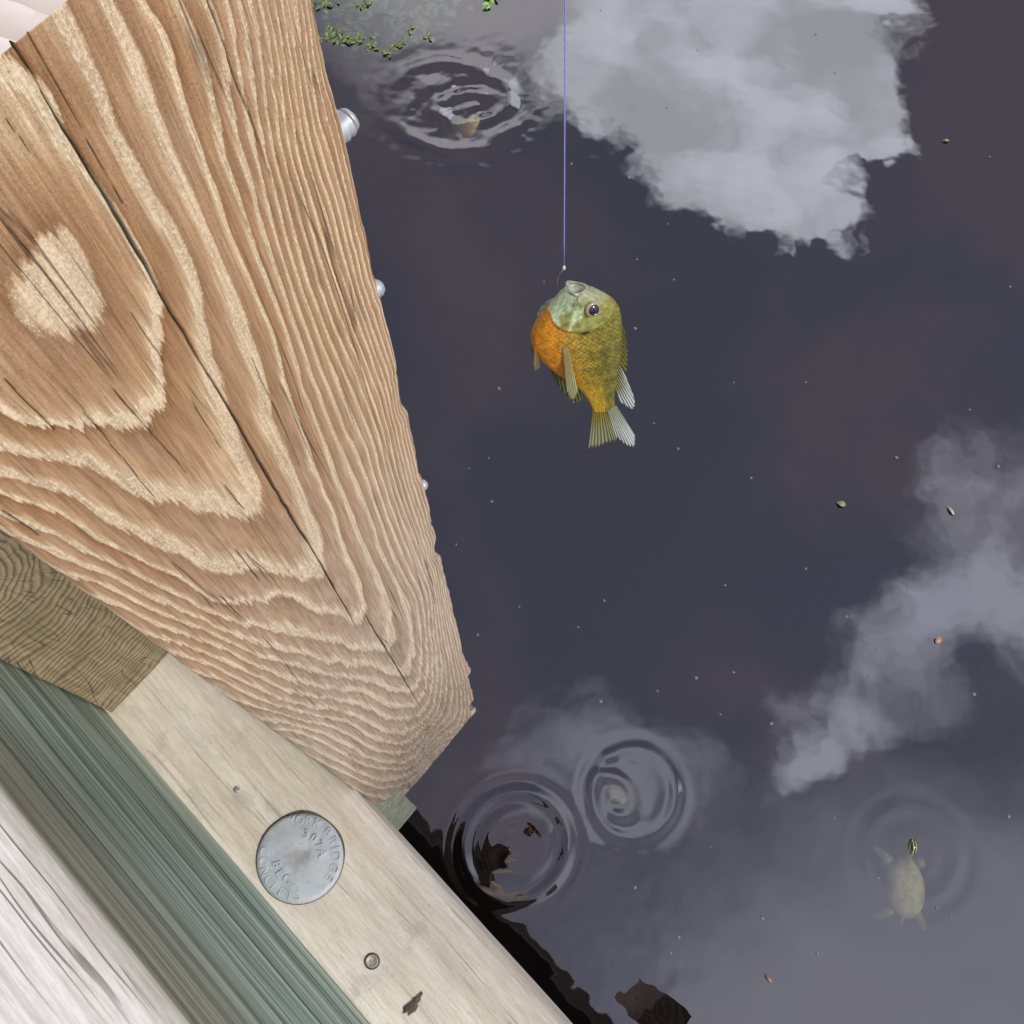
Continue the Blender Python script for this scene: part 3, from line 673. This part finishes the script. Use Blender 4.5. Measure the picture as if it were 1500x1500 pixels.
nt.l.new(b.outputs[0], ms.inputs[1]); nt.l.new(tl.outputs[0], ms.inputs[2]); nt.l.new(ms.outputs[0], nt.n['Material Output'].inputs['Surface'])
m_eye, nt, b = new_mat('fish_eye_black'); setb(nt, b, (.012, .010, .035), .05, spec=.8)
m_iris, nt, b = new_mat('fish_iris'); setb(nt, b, (.30, .25, .14), .2, spec=.7)
m_lip, nt, b = new_mat('fish_lip'); setb(nt, b, nt.ramp(nt.noise(wood_coord(nt), 300, 3), [(.3, (.17, .19, .13)), (.7, (.34, .36, .26))]), .25, spec=.6)
m_mouth, nt, b = new_mat('fish_mouth_inside'); setb(nt, b, nt.ramp(nt.noise(wood_coord(nt), 420, 4, .65), [(.3, (.20, .21, .16)), (.7, (.50, .50, .44))]), .3)

KS = np.array([0, .03, .08, .16, .25, .36, .48, .60, .72, .84, .94, 1.0])
KD = np.array([.0058, .0105, .0165, .0225, .0258, .0272, .0265, .0228, .0168, .0110, .0085, .0080])
KV = np.array([.0058, .0098, .0145, .0208, .0252, .0275, .0262, .0218, .0152, .0095, .0072, .0070])
KW = np.array([.0044, .0060, .0074, .0092, .0110, .0122, .0116, .0098, .0072, .0048, .0033, .0021])
def smooth_interp(x, xp, fp):       # Catmull-Rom
    m = np.gradient(fp, xp); i = np.clip(np.searchsorted(xp, x)-1, 0, len(xp)-2); h_ = xp[i+1]-xp[i]; t = (x-xp[i])/h_
    return (2*t**3-3*t**2+1)*fp[i]+(t**3-2*t**2+t)*h_*m[i]+(-2*t**3+3*t**2)*fp[i+1]+(t**3-t**2)*h_*m[i+1]
FL = .098
def fish_center(s):                 # body axis: hanging head up; local x dorsal, y right side, z up; tail swings to dorsal
    s = np.asarray(s, float)
    x = .0005*np.sin(s*PI)-.006*np.sin(np.clip(s/.8, 0, 1)*PI) + .019*np.clip(s-.35, 0, 2)**1.5*1.25
    x = x-.0065*np.clip(1-s/.20, 0, 1)**2
    y = -.010*np.clip(s-.45, 0, 2)**1.6
    return x, y, -s*FL
def fish_pt(s, th, k=1.0):          # th 0 = dorsal, pi/2 = left flank (-y), pi = belly
    s = np.asarray(s, float); th = np.asarray(th, float)
    d = np.where(np.cos(th) > 0, smooth_interp(s, KS, KD), smooth_interp(s, KS, KV)); w_ = smooth_interp(s, KS, KW)
    cx, cy, cz = fish_center(s); ct, st = np.cos(th), np.sin(th)
    pw = 1.0
    # gill cover: head a little proud of the body behind its edge
    edge_s = .245-.115*np.cos(th)**2
    gill = .0016*np.exp(-((s-edge_s)/.05)**2)*(s < edge_s)*np.abs(st)**.6
    k2 = k
    return np.stack([cx+d*k2*np.sign(ct)*np.abs(ct)**pw, cy-(w_*k2+gill)*np.sign(st)*np.abs(st)**.85, cz+0*th], -1)
def build_fish(root, detail=True, tint=None):
    ns, na = (150, 96) if detail else (50, 36)
    s_ = np.concatenate([np.linspace(0, .4, int(ns*.5))[:-1], np.linspace(.4, 1, ns-int(ns*.5)+1)]); th_ = np.linspace(0, 2*PI, na, endpoint=False)
    S, T = np.meshgrid(s_, th_, indexing='ij')
    V = fish_pt(S, T)
    side = (1-np.cos(T))/2           # 0 back .. 1 belly
    def c3(*c): return np.array(c)[None, None, :]
    back = c3(*lin(122, 116, 40)); flank = c3(*lin(166, 144, 54)); oran = c3(*lin(202, 134, 28)); yel = c3(*lin(200, 166, 38)); pale = c3(*lin(164, 184, 150)); head = c3(*lin(126, 126, 60))
    nz = fbm(S*14, T*3, 4, 4)
    m1 = sstep(side+nz*.25, .15, .55)[..., None]; col = back*(1-m1)+flank*m1
    m2 = (sstep(side+nz*.45-.10*np.clip(S-.5, 0, 1)*1.5, .44, .76))[..., None]; col = col*(1-m2)+oran*m2
    m3 = (sstep(S, .62, .85)*sstep(side, .2, .6))[..., None]*.8; col = col*(1-m3)+yel*m3
    edge_s = .245-.115*np.cos(T)**2+.006*np.sin(9*T)
    hm = (1-sstep(S-edge_s, -.015, .0))[..., None]
    hcol = head*(1-sstep(side+nz*1.1, .44, .76)[..., None])+pale*sstep(side+nz*1.1, .44, .76)[..., None]
    up = sstep(.35-side, 0, .2)[..., None]; hcol = hcol*(1-up*.7)+back*up*.7
    sn = (1-sstep(S, .03, .12))[..., None]; fl_ = fbm(S*60, T*9, 14, 3)[..., None]; hcol = hcol*(1+1.1*fl_)
    for sc_ in (.075, .13): ln_ = np.exp(-((S-sc_-.02*np.sin(T*2.))/.004)**2)*np.abs(np.sin(T)); hcol = hcol*(1-.4*ln_[..., None])
    hcol = hcol*(1-sn*.7)+c3(*lin(150, 158, 132))*sn*.7
    streak = np.exp(-((side-.62-.5*(S-.2))/.025)**2)*sstep(S, .08, .14)
    hcol = hcol*(1-streak[..., None]*.5)+c3(*lin(205, 220, 190))*streak[..., None]*.5
    col = col*(1-hm)+hcol*hm
    gl_ = np.exp(-((S-edge_s-.004)/.006)**2)*np.abs(np.sin(T))**.5; col = col*(1-.55*gl_[..., None])
    ear = np.exp(-((S-.252)/.018)**2-((side-.44)/.06)**2); col = col*(1-.93*np.clip(ear*1.6, 0, 1)[..., None])
    bar = .5+.5*np.sin(S*46+nz*3); bars = (bar*sstep(S, .32, .4)*(1-sstep(side, .3, .62))*.28)[..., None]; col = col*(1-bars)
    if tint is not None: col = col*.25+np.array(tint)[None, None]*.75
    scaly = sstep(S-edge_s, 0, .03)*(1-.55*sstep(side, .6, .85))+.0
    V = V.reshape(-1, 3); F = grid_faces(len(s_), na, True)
    body = mesh_obj('body', V, F, m_fish, root, attrs={'fs': S, 'ft': side*1.0+0*S, 'scaly': scaly}, cols={'Col': col.reshape(-1, 3)})
    bmw = bmesh.new(); bmw.from_mesh(body.data); bmw.verts.ensure_lookup_table()
    f_ = bmw.faces.new([bmw.verts[(len(s_)-1)*na+j] for j in range(na)])
    if not detail: bmw.faces.new([bmw.verts[j] for j in range(na)][::-1])
    bmesh.ops.recalc_face_normals(bmw, faces=bmw.faces[:]); bmw.to_mesh(body.data); bmw.free()
    return body
def fin(name, root, roots, tips, rays, c_root, c_tip, bend=0.0, thick=.0005, jag=.06, seed=0, ncr=None):
    """ribbon between root curve and tip curve with corrugated rays and a ragged margin"""
    nu_, nv_ = rays*6+1, 14
    rt = np.array(roots, float); tp = np.array(tips, float)
    tt = np.linspace(0, 1, nu_)
    def samp(P_):
        k = np.linspace(0, 1, len(P_)); return np.stack([smooth_interp(tt, k, P_[:, i]) for i in range(3)], -1)
    A, B = samp(rt), samp(tp); n0 = np.cross(B[len(B)//2]-A[len(A)//2], A[-1]-A[0]); n0 /= np.linalg.norm(n0)
    rayp = tt*rays; rag_ = 1-jag*(.5-.5*np.cos(rayp*2*PI))*1.0+jag*.8*(fbm(rayp*.9, rayp*0+seed, seed, 2))
    vv = np.linspace(0, 1, nv_)
    P_ = A[None]+(B-A)[None]*(vv[:, None, None]*rag_[None, :, None])
    cor = .00022*np.cos(rayp*2*PI)[None]*np.sin(np.clip(vv*1.2, 0, 1)*PI*.5)[:, None] + bend*(vv**2)[:, None]*np.sin(tt*PI*1.5+seed)[None]
    P_ = P_+n0*cor[..., None]
    top = P_+n0*thick; bt = P_-n0*thick
    V = np.concatenate([top.reshape(-1, 3), bt.reshape(-1, 3)]); n1 = nv_*nu_
    F = grid_faces(nv_, nu_); F = np.concatenate([F, F[:, ::-1]+n1])
    rim = []
    bidx = [j for j in range(nu_)]+[i*nu_+nu_-1 for i in range(1, nv_)]+[(nv_-1)*nu_+j for j in range(nu_-2, -1, -1)]+[i*nu_ for i in range(nv_-2, 0, -1)]
    for a, b2 in zip(bidx, bidx[1:]+bidx[:1]): rim.append((b2, a, a+n1, b2+n1))
    F = np.concatenate([F, np.array(rim)])
    cr = np.array(c_root)[None, None]; ct = np.array(c_tip)[None, None]
    cc = cr+(ct-cr)*sstep(vv, .1, .8)[:, None, None]+0*P_
    rayattr = np.repeat(rayp[None], nv_, 0)
    return mesh_obj(name, V, F, m_fin, root, attrs={'ray': np.concatenate([rayattr.ravel()]*2)}, cols={'Col': np.concatenate([cc.reshape(-1, 3)]*2)})

fish = empty('sunfish', (.0370, .3400, 2.043), (-.34, 0, .08))
body = build_fish(fish)
# lips: ring round the open mouth, and the throat inside
def ringlip():
    V = []; F = []; n1, n2 = 48, 12
    for i in range(n1):
        a = 2*PI*i/n1; cxr, cyr = .0056*(1+.18*math.cos(a)), .0050*(1-.12*math.cos(2*a))
        lower = 1+.25*max(0, -math.cos(a))
        c = Vector((cxr*math.cos(a), cyr*math.sin(a), .0004-.0016*math.cos(a)+.0009*math.cos(2*a))); rad_ = Vector((math.cos(a), math.sin(a), 0)); rm = (.00085+.0002*math.sin(3*a))*lower
        for j in range(n2):
            b_ = 2*PI*j/n2; V.append(c+rad_*rm*math.cos(b_)+Vector((0, 0, 1))*rm*1.1*math.sin(b_))
    for i in range(n1):
        for j in range(n2): F.append((i*n2+j, ((i+1) % n1)*n2+j, ((i+1) % n1)*n2+(j+1) % n2, i*n2+(j+1) % n2))
    return V, F
V, F = ringlip(); lips = mesh_obj('lips', V, F, m_lip, fish); lips.location.x = -.0065
V, F = lathe([(.0058, -.0004), (.0050, -.0012), (.0040, -.0022), (.0025, -.0034), (.0010, -.0052)], 32); F = F[:-1]
gape = mesh_obj('mouth', V, F, m_mouth, fish); gape.location.x = -.0065
# jaw bone along the cheek
jp = [fish_pt(s, th, 1.03)*1.0 for s, th in ((.008, 1.40), (.035, 1.6), (.06, 1.75), (.08, 1.85))]
curve_tube('jaw', jp, [.0005, .0006, .0008, .0004], m_lip, fish)
for sgn in (1, -1):
    e = fish_pt(.105, sgn*1.20)
    e = np.array(e); nrm = Vector((.35, -sgn*1.0, .25)).normalized()
    M = nrm.to_track_quat('Z', 'Y').to_matrix().to_4x4()
    V, F = lathe([(.0050, -.001), (.0049, .0006), (.0042, .0014), (.0034, .0017)], 28)
    eye = mesh_obj('eye', V, F, m_iris, fish); eye.location = tuple(e); eye.rotation_euler = M.to_euler()
    V, F = lathe([(.0035*math.cos(a), .0013+.0016*math.sin(a)) for a in np.linspace(0, 1.5, 8)], 28)
    mesh_obj('pupil', V, F, m_eye, eye)
olive_c, white_c, grey_c, gold_c = lin(112, 108, 48), lin(205, 214, 214), lin(150, 160, 140), lin(150, 126, 50)
def fp(s, th, k=1.0): return fish_pt(s, th, k)
# dorsal fin: spiny front part pressed along the back, pale soft lobe behind
fin('dorsal_fin', fish, [fp(s, 0, .97) for s in (.27, .38, .5, .62)], [fp(s, 0, 1.0)+np.array((dx, .001, -.004)) for s, dx in ((.36, .003), (.47, .004), (.58, .005), (.70, .006))], 9, olive_c, lin(120, 118, 62), jag=.25, seed=2)
fin('soft_dorsal_fin', fish, [fp(s, 0, .97) for s in (.62, .69, .76, .82)], [fp(s, 0, 1.0)+np.array(d) for s, d in ((.70, (.0055, -.001, -.005)), (.82, (.012, -.002, -.009)), (.89, (.0115, -.003, -.010)), (.88, (.0035, -.001, -.007)))], 8, lin(140, 140, 100), white_c, .001, seed=3, jag=.05)
# anal fin on the belly side
fin('anal_fin', fish, [fp(s, PI, .97) for s in (.60, .67, .74, .80)], [fp(s, PI, 1.0)+np.array(d) for s, d in ((.66, (-.003, 0, -.004)), (.76, (-.006, 0, -.008)), (.84, (-.005, 0, -.008)), (.86, (-.001, 0, -.004)))], 8, olive_c, lin(96, 104, 66), .001, seed=4)
# paired fins
fin('pectoral_fin', fish, [fp(.355, a, 1.0) for a in (1.80, 1.86, 1.92)], [fp(.355, 1.86)+np.array(d) for d in ((.0075, -.0035, -.034), (.004, -.005, -.040), (.0005, -.0035, -.032))], 7, lin(196, 176, 120), lin(190, 190, 150), .0008, seed=5, jag=.04)
fin('pectoral_fin', fish, [fp(.355, -a, 1.0) for a in (1.72, 1.82, 1.92)], [fp(.355, -1.78)+np.array(d) for d in ((.010, .008, -.034), (.004, .012, -.040), (-.003, .008, -.032))], 7, lin(196, 176, 120), lin(190, 190, 150), .0008, seed=6, jag=.04)
for sg in (1, -1):
    fin('pelvic_fin', fish, [fp(s, PI-sg*.35, .98) for s in (.38, .41, .44)], [fp(.41, PI-sg*.35)+np.array((dx, -sg*.004, dz)) for dx, dz in ((-.0015, -.011), (-.0005, -.015), (.002, -.012))], 5, lin(180, 136, 50), lin(160, 150, 110), .0006, seed=7+sg, jag=.06)
# tail: two lobes
cx, cy, cz = [float(v) for v in fish_center(1.0)]
tb = np.array((cx, cy, cz))
fin('tail_fin', fish, [tb+np.array((dx, 0, .004)) for dx in (-.0068, -.004, -.001, .0012)], [tb+np.array(d) for d in ((-.010, -.004, -.030), (-.003, -.006, -.0285), (.004, -.006, -.024), (.0085, -.005, -.022))], 9, lin(150, 132, 50), lin(158, 160, 128), .0022, seed=9)
fin('tail_fin', fish, [tb+np.array((dx, -.001, .004)) for dx in (.0012, .0035, .006, .0078)], [tb+np.array(d) for d in ((.0085, -.006, -.022), (.0145, -.008, -.026), (.0195, -.007, -.027), (.0205, -.005, -.021))], 8, lin(170, 176, 150), white_c, .0018, seed=11)
# far gill cover flared out
fin('gill_cover', fish, [fp(.10, PI*1.22, .98), fp(.17, PI*1.18, .98), fp(.23, PI*1.12, .98)], [fp(.17, PI*1.25)+np.array((-.002, .003, -.001)), fp(.22, PI*1.22)+np.array((-.0035, .003, -.002)), fp(.27, PI*1.15)+np.array((-.001, .002, -.002))], 3, lin(150, 160, 130), lin(180, 190, 170), .0003, thick=.0007, jag=.0, seed=13)
tag(fish, 'small sunfish with orange belly and olive back hanging from the fishing line', 'fish')

# ------------------------------------------------------------------ line and hook
m_line, nt, b = new_mat('blue_nylon_line'); setb(nt, b, (.30, .31, .82), .25, spec=.6)
m_hook, nt, b = new_mat('hook_wire'); setb(nt, b, (.32, .28, .22), .35, metal=.6)
m_knot, nt, b = new_mat('knot_nylon'); setb(nt, b, (.7, .68, .72), .3)
p0 = Vector((.0240, .3468, 2.052)); p1 = Vector((.0173, .3366, 2.26)); dl = (p1-p0)
line = empty('fishing_line', p0)
curve_tube('strand', [dl*t for t in np.linspace(0, 3.2, 24)], .00034, m_line, line, 8)
V = []; F = []
curve_tube('knot', [dl.normalized()*t for t in (-.0012, -.0005, .0004, .0014, .0026, .0034)], [.0003, .0008, .0010, .0008, .0006, .0003], m_knot, line, 10)
hk = [Vector((0, 0, -.001)), Vector((-.0022, 0, -.005)), Vector((-.0034, -.001, -.010)), Vector((-.0036, -.002, -.014)), Vector((-.0024, -.003, -.0185)), Vector((.0006, -.0036, -.0205)), Vector((.0036, -.0036, -.0185)), Vector((.0048, -.0032, -.0155))]
curve_tube('hook', hk, [.0003, .00035, .00035, .00035, .00035, .00035, .0003, .0001], m_hook, line, 8)
tag(line, 'thin violet blue fishing line with hook holding the sunfish', 'fishing line')

# ------------------------------------------------------------------ turtle under the surface
m_shell, nt, b = new_mat('algae_shell')
oc = wood_coord(nt)
vr = nt.node('ShaderNodeTexVoronoi', feature='DISTANCE_TO_EDGE'); nt.put(vr.inputs['Vector'], oc); vr.inputs['Scale'].default_value = 34
col = nt.mix(nt.ss(nt.noise(oc, 60, 5, .65), .38, .62), (.36, .33, .20), (.24, .22, .13))
col = nt.mix(nt.ss(vr.outputs['Distance'], 0, .06, .25, 0), col, (.2, .18, .10))
setb(nt, b, col, .7)
m_tskin, nt, b = new_mat('turtle_skin'); setb(nt, b, nt.ramp(nt.noise(wood_coord(nt), 120, 4), [(.35, (.11, .11, .075)), (.65, (.24, .24, .16))]), .5)
m_thead, nt, b = new_mat('turtle_head')
hx = nt.xyz(wood_coord(nt))
setb(nt, b, nt.mix(nt.ss(nt.math('SINE', nt.math('ADD', nt.math('MULTIPLY', hx[0], 900.), 2.)), .55, .8), (.025, .028, .022), (.42, .40, .08)), .06, spec=1.0)
turtle = empty('turtle', (.858, .060, -.048), (math.radians(3), 0, math.radians(-3)))
nsh, nash = 26, 40; V = []; F = []
for i in range(nsh):
    f_ = i/(nsh-1); ph_ = f_*PI
    for k in range(nash):
        a = 2*PI*k/nash; rr_ = math.sin(ph_)**.75
        egg = 1+.10*math.sin(a)*-1; ln_ = .068*(1-.03*math.cos(3*a))
        zz_ = math.cos(ph_)*(.030 if ph_ < PI/2 else .012)
        V.append((.043*egg*rr_*math.cos(a), ln_*rr_*math.sin(a), zz_ + .0015*math.sin(6*a)*rr_))
for i in range(nsh-1):
    for k in range(nash): F.append((i*nash+k, (i+1)*nash+k, (i+1)*nash+(k+1) % nash, i*nash+(k+1) % nash))
mesh_obj('shell', V, F, m_shell, turtle)
curve_tube('neck', [(0.004, .055, .004), (.006, .068, .016), (.007, .074, .034)], [.012, .009, .008], m_tskin, turtle, 14)
th_ = curve_tube('head', [(.007, .070, .026), (.007, .076, .039), (.008, .084, .0465), (.008, .093, .046), (.008, .100, .043), (.008, .104, .040)], [.007, .0085, .0095, .0085, .006, .002], m_thead, turtle, 18)
for e_ in (-1, 1):
    bmw = bmesh.new(); bmesh.ops.create_uvsphere(bmw, u_segments=10, v_segments=8, radius=.0022); me = bpy.data.meshes.new('eye'); bmw.to_mesh(me); bmw.free(); me.materials.append(m_eye)
    o = bpy.data.objects.new('eye', me); link(o, turtle); o.location = (.008+e_*.0062, .094, .0500)
for pts, rad_ in (([(-.028, .050, -.004), (-.042, .066, -.010), (-.058, .078, -.016), (-.064, .084, -.020)], [.012, .010, .009, .003]),
                  ([(.028, .050, -.002), (.040, .056, -.006), (.046, .048, -.014), (.044, .040, -.02)], [.013, .011, .009, .003]),
                  ([(-.026, -.048, -.008), (-.042, -.060, -.022), (-.060, -.066, -.034), (-.070, -.070, -.040)], [.012, .011, .010, .003]),
                  ([(.022, -.052, -.008), (.036, -.066, -.022), (.046, -.084, -.034), (.050, -.092, -.04)], [.012, .011, .010, .003])):
    curve_tube('leg', pts, rad_, m_tskin, turtle, 12)
curve_tube('tail', [(-.006, -.062, -.006), (-.008, -.076, -.010), (-.009, -.086, -.014)], [.006, .004, .001], m_tskin, turtle, 10)
tag(turtle, 'turtle swimming just under the surface with its shiny head poking out', 'turtle')

# ------------------------------------------------------------------ two fish rising below the ripple rings
for (x, y, rz, tilt, tint, lab) in ((-.125, 2.150, 1.9, .95, (.26, .19, .11), 'brownish fish breaking the surface inside the ripple beside the green weed'),
                                    (.212, .245, -.5, .55, (.10, .11, .08), 'dim greenish fish rising under the swirl beside the dark concentric ripple')):
    r_ = empty('pond_fish', (x, y, -.002 if y > 1 else -.016), (tilt, 0, rz)); bd = build_fish(r_, False, tint)
    fin('tail_fin', r_, [tb+np.array((dx, 0, .004)) for dx in (-.0068, -.002, .003, .0078)], [tb+np.array(d) for d in ((-.018, 0, -.030), (-.004, 0, -.020), (.006, 0, -.020), (.020, 0, -.030))], 8, tint, tint, .001, seed=21)
    fin('dorsal_fin', r_, [fp(s, 0, .97) for s in (.27, .4, .55, .75)], [fp(s, 0, 1.0)+np.array((dx, 0, -.004)) for s, dx in ((.34, .006), (.47, .009), (.62, .010), (.85, .010))], 9, tint, tint, jag=.2, seed=22)
    r_.scale = (1.15, 1.15, 1.15)
    tag(r_, lab, 'fish')

# ------------------------------------------------------------------ floating bits
m_speck, nt, b = new_mat('pale_fluff'); setb(nt, b, nt.ramp(nt.noise(wood_coord(nt), 500, 3), [(.3, (.08, .08, .085)), (.7, (.22, .22, .23))]), .6)
SPECK = [(0.059, 1.604), (0.312, 1.672), (0.409, 1.608), (0.299, 1.46), (0.337, 1.185), (0.395, 1.114), (-0.061, 1.286), (-0.086, 1.09), (-0.136, 1.062), (-0.078, 0.972), (-0.165, 0.859), (-0.009, 0.7), (0.132, 0.649), (0.315, 0.495), (0.181, 0.471), (0.408, 0.526), (0.491, 0.753), (0.496, 0.539), (0.777, 0.674), (0.814, 0.53), (1.056, 0.486), (0.701, 0.206), (0.523, -0.007), (0.337, -0.046), (0.319, -0.077), (0.636, -0.079), (0.785, 0.077), (0.907, 0.014), (0.936, -0.003), (1.095, 0.209), (0.69, 0.794), (0.945, 1.087), (1.197, 1.062), (1.314, 1.999), (0.894, 1.707), (0.417, 2.176), (0.301, 1.938), (0.237, 2.534), (0.868, 2.438), (0.517, 2.383), (0.91, 2.295), (0.401, 1.785), (0.14, 1.985), (0.196, 0.715), (-0.109, 0.631), (0.574, 1.033), (0.576, 0.418), (0.459, 0.44), (1.307, 1.581), (0.549, 1.3), (0.735, 1.299), (0.933, 0.747), (1.148, 1.219), (0.417, 0.144), (0.246, 0.057)]
meshes = []
for k in range(4):
    bmw = bmesh.new(); bmesh.ops.create_icosphere(bmw, subdivisions=2, radius=.0042)
    for v in bmw.verts: v.co *= 1+random.uniform(-.3, .3); v.co.z *= .35; v.co.x *= random.uniform(.6, 1.0) if k % 2 else 1
    me = bpy.data.meshes.new('speck'); bmw.to_mesh(me); bmw.free(); me.materials.append(m_speck)
    me.polygons.foreach_set('use_smooth', np.ones(len(me.polygons), bool)); meshes.append(me)
for i, (x, y) in enumerate(SPECK):
    o = bpy.data.objects.new('floating_speck', meshes[i % 4]); link(o); o.location = (x, y, .0005); o.rotation_euler = (0, 0, random.uniform(0, 6)); s_ = random.choice((.6, .75, .9, 1.1)); o.scale = (s_, s_, s_)
    tag(o, 'tiny pale speck of fluff floating on the dark water', 'speck', 'pale specks floating on the pond')
def leaf_mesh(L, W, curl=.15, n=7):
    V = []; F = []
    for i in range(n):
        t = i/(n-1); wd = W*math.sin(min(1, t*1.05+.04)*PI)**.7*.5+.0002; z = curl*L*math.sin(t*PI)
        for sx in (-1, 0, 1):
            for zt in (0, -.0005): V.append((sx*wd, t*L, z+(abs(sx)*W*.12)+zt))
    for i in range(n-1):
        a = i*6; b_ = a+6
        F += [(a, a+2, b_+2, b_), (a+2, a+4, b_+4, b_+2), (a+1, b_+1, b_+3, a+3), (a+3, b_+3, b_+5, a+5), (a, b_, b_+1, a+1), (a+4, a+5, b_+5, b_+4)]
    return V, F
def leafmat(name, c1, c2):
    m, nt, b = new_mat(name); setb(nt, b, nt.ramp(nt.noise(wood_coord(nt), 160, 3), [(.3, c1), (.7, c2)]), .45); return m
m_yel = leafmat('yellow_bit', (.16, .16, .07), (.27, .26, .13)); m_or = leafmat('orange_leaf', (.30, .16, .08), (.40, .25, .15)); m_straw = leafmat('straw', (.28, .29, .20), (.42, .42, .32))
m_red = leafmat('red_leaf', (.18, .08, .06), (.26, .13, .10))
for (x, y, L, W, rz, m, nm, lab) in ((.803, .957, .030, .020, 1.2, m_yel, 'leaf_fragment', 'small torn yellow green leaf scrap floating on open dark water'),
        (1.068, .931, .034, .009, .5, m_straw, 'straw_fragment', 'short pale straw sliver floating by the streaky cloud reflection'),
        (.982, .607, .026, .018, -.6, m_or, 'leaf_fragment', 'small orange leaf scrap floating on the water'),
        (1.207, 2.053, .024, .010, 1.5, m_yel, 'leaf_fragment', 'tiny yellow leaf scrap beside the big white cloud reflection'),
        (.532, -.138, .028, .010, .6, m_red, 'leaf_fragment', 'tiny dull red leaf scrap floating between turtle and plank')):
    V, F = leaf_mesh(L*.8, W*.75); o = mesh_obj(nm, V, F, m); o.location = (x, y, .002); o.rotation_euler = (0, 0, rz); tag(o, lab, 'leaf')
# weed clumps near the far bank
m_weed = leafmat('pond_weed', (.08, .13, .035), (.21, .28, .085)); m_weed2 = leafmat('bright_sprig', (.20, .42, .08), (.38, .62, .18)); m_stem = leafmat('weed_stem', (.05, .05, .03), (.12, .10, .06))
m_deep = leafmat('deep_weed', (.05, .10, .05), (.14, .22, .12))
def weed(x, y, n, spread, size, mat, lab, group=None, rz=0., sy=.35, z=.0):
    r_ = empty('pond_weed', (x, y, z), (0, 0, rz)); V = []; F = []
    st = [(-spread, 0, .0), (-spread*.3, spread*sy*.4, .001), (spread*.4, -spread*sy*.3, 0), (spread, spread*sy*.2, 0)]
    curve_tube('stem', st, [.0012, .0016, .0014, .0008], m_stem, r_, 6)
    for k in range(n):
        lv, lf = leaf_mesh(size*random.uniform(.6, 1.2), size*random.uniform(.35, .6), random.uniform(.05, .3), 6)
        t = random.uniform(-1, 1); M = Matrix.Translation((t*spread, random.gauss(0, spread*sy*.5), random.uniform(-.004, .004))) @ Matrix.Rotation(random.uniform(0, 6.28), 4, 'Z') @ Matrix.Rotation(random.uniform(-.5, .5), 4, 'X')
        b0 = len(V); V.extend([M @ Vector(v) for v in lv]); F.extend([tuple(b0+i for i in f) for f in lf])
    o = mesh_obj('leaves', V, F, mat, r_); tag(r_, lab, 'weed', group); return r_
g_ = 'green weed floating by the post top'; lab = 'small clump of floating green pond weed near the top of the post'
for (x, y, n, sp_, sz, rz) in ((-.575, 2.44, 30, .055, .022, .1), (-.50, 2.425, 18, .04, .02, .3), (-.44, 2.413, 14, .022, .018, 1.2), (-.375, 2.40, 18, .035, .018, .9), (-.331, 2.463, 5, .012, .018, 1.1), (-.273, 2.436, 5, .012, .018, 2.1), (-.585, 2.565, 18, .05, .02, .2), (-.467, 2.559, 14, .03, .018, .6)):
    weed(x, y, n, sp_, sz, m_weed, lab, g_, rz)
weed(-.090, 2.575, 16, .028, .022, m_weed2, 'bright green sprig with dark trailing stems floating far from the post', None, 1.5)
for k, (x, y) in enumerate(((-.50, 2.55), (-.36, 2.56), (-.60, 2.62), (-.25, 2.62), (-.42, 2.68))):
    weed(x, y, 40, .10, .04, m_deep, 'dim tangle of green weed sunk below the surface behind the floating clumps', 'sunken weed', random.uniform(0, 3), .7, -.05)
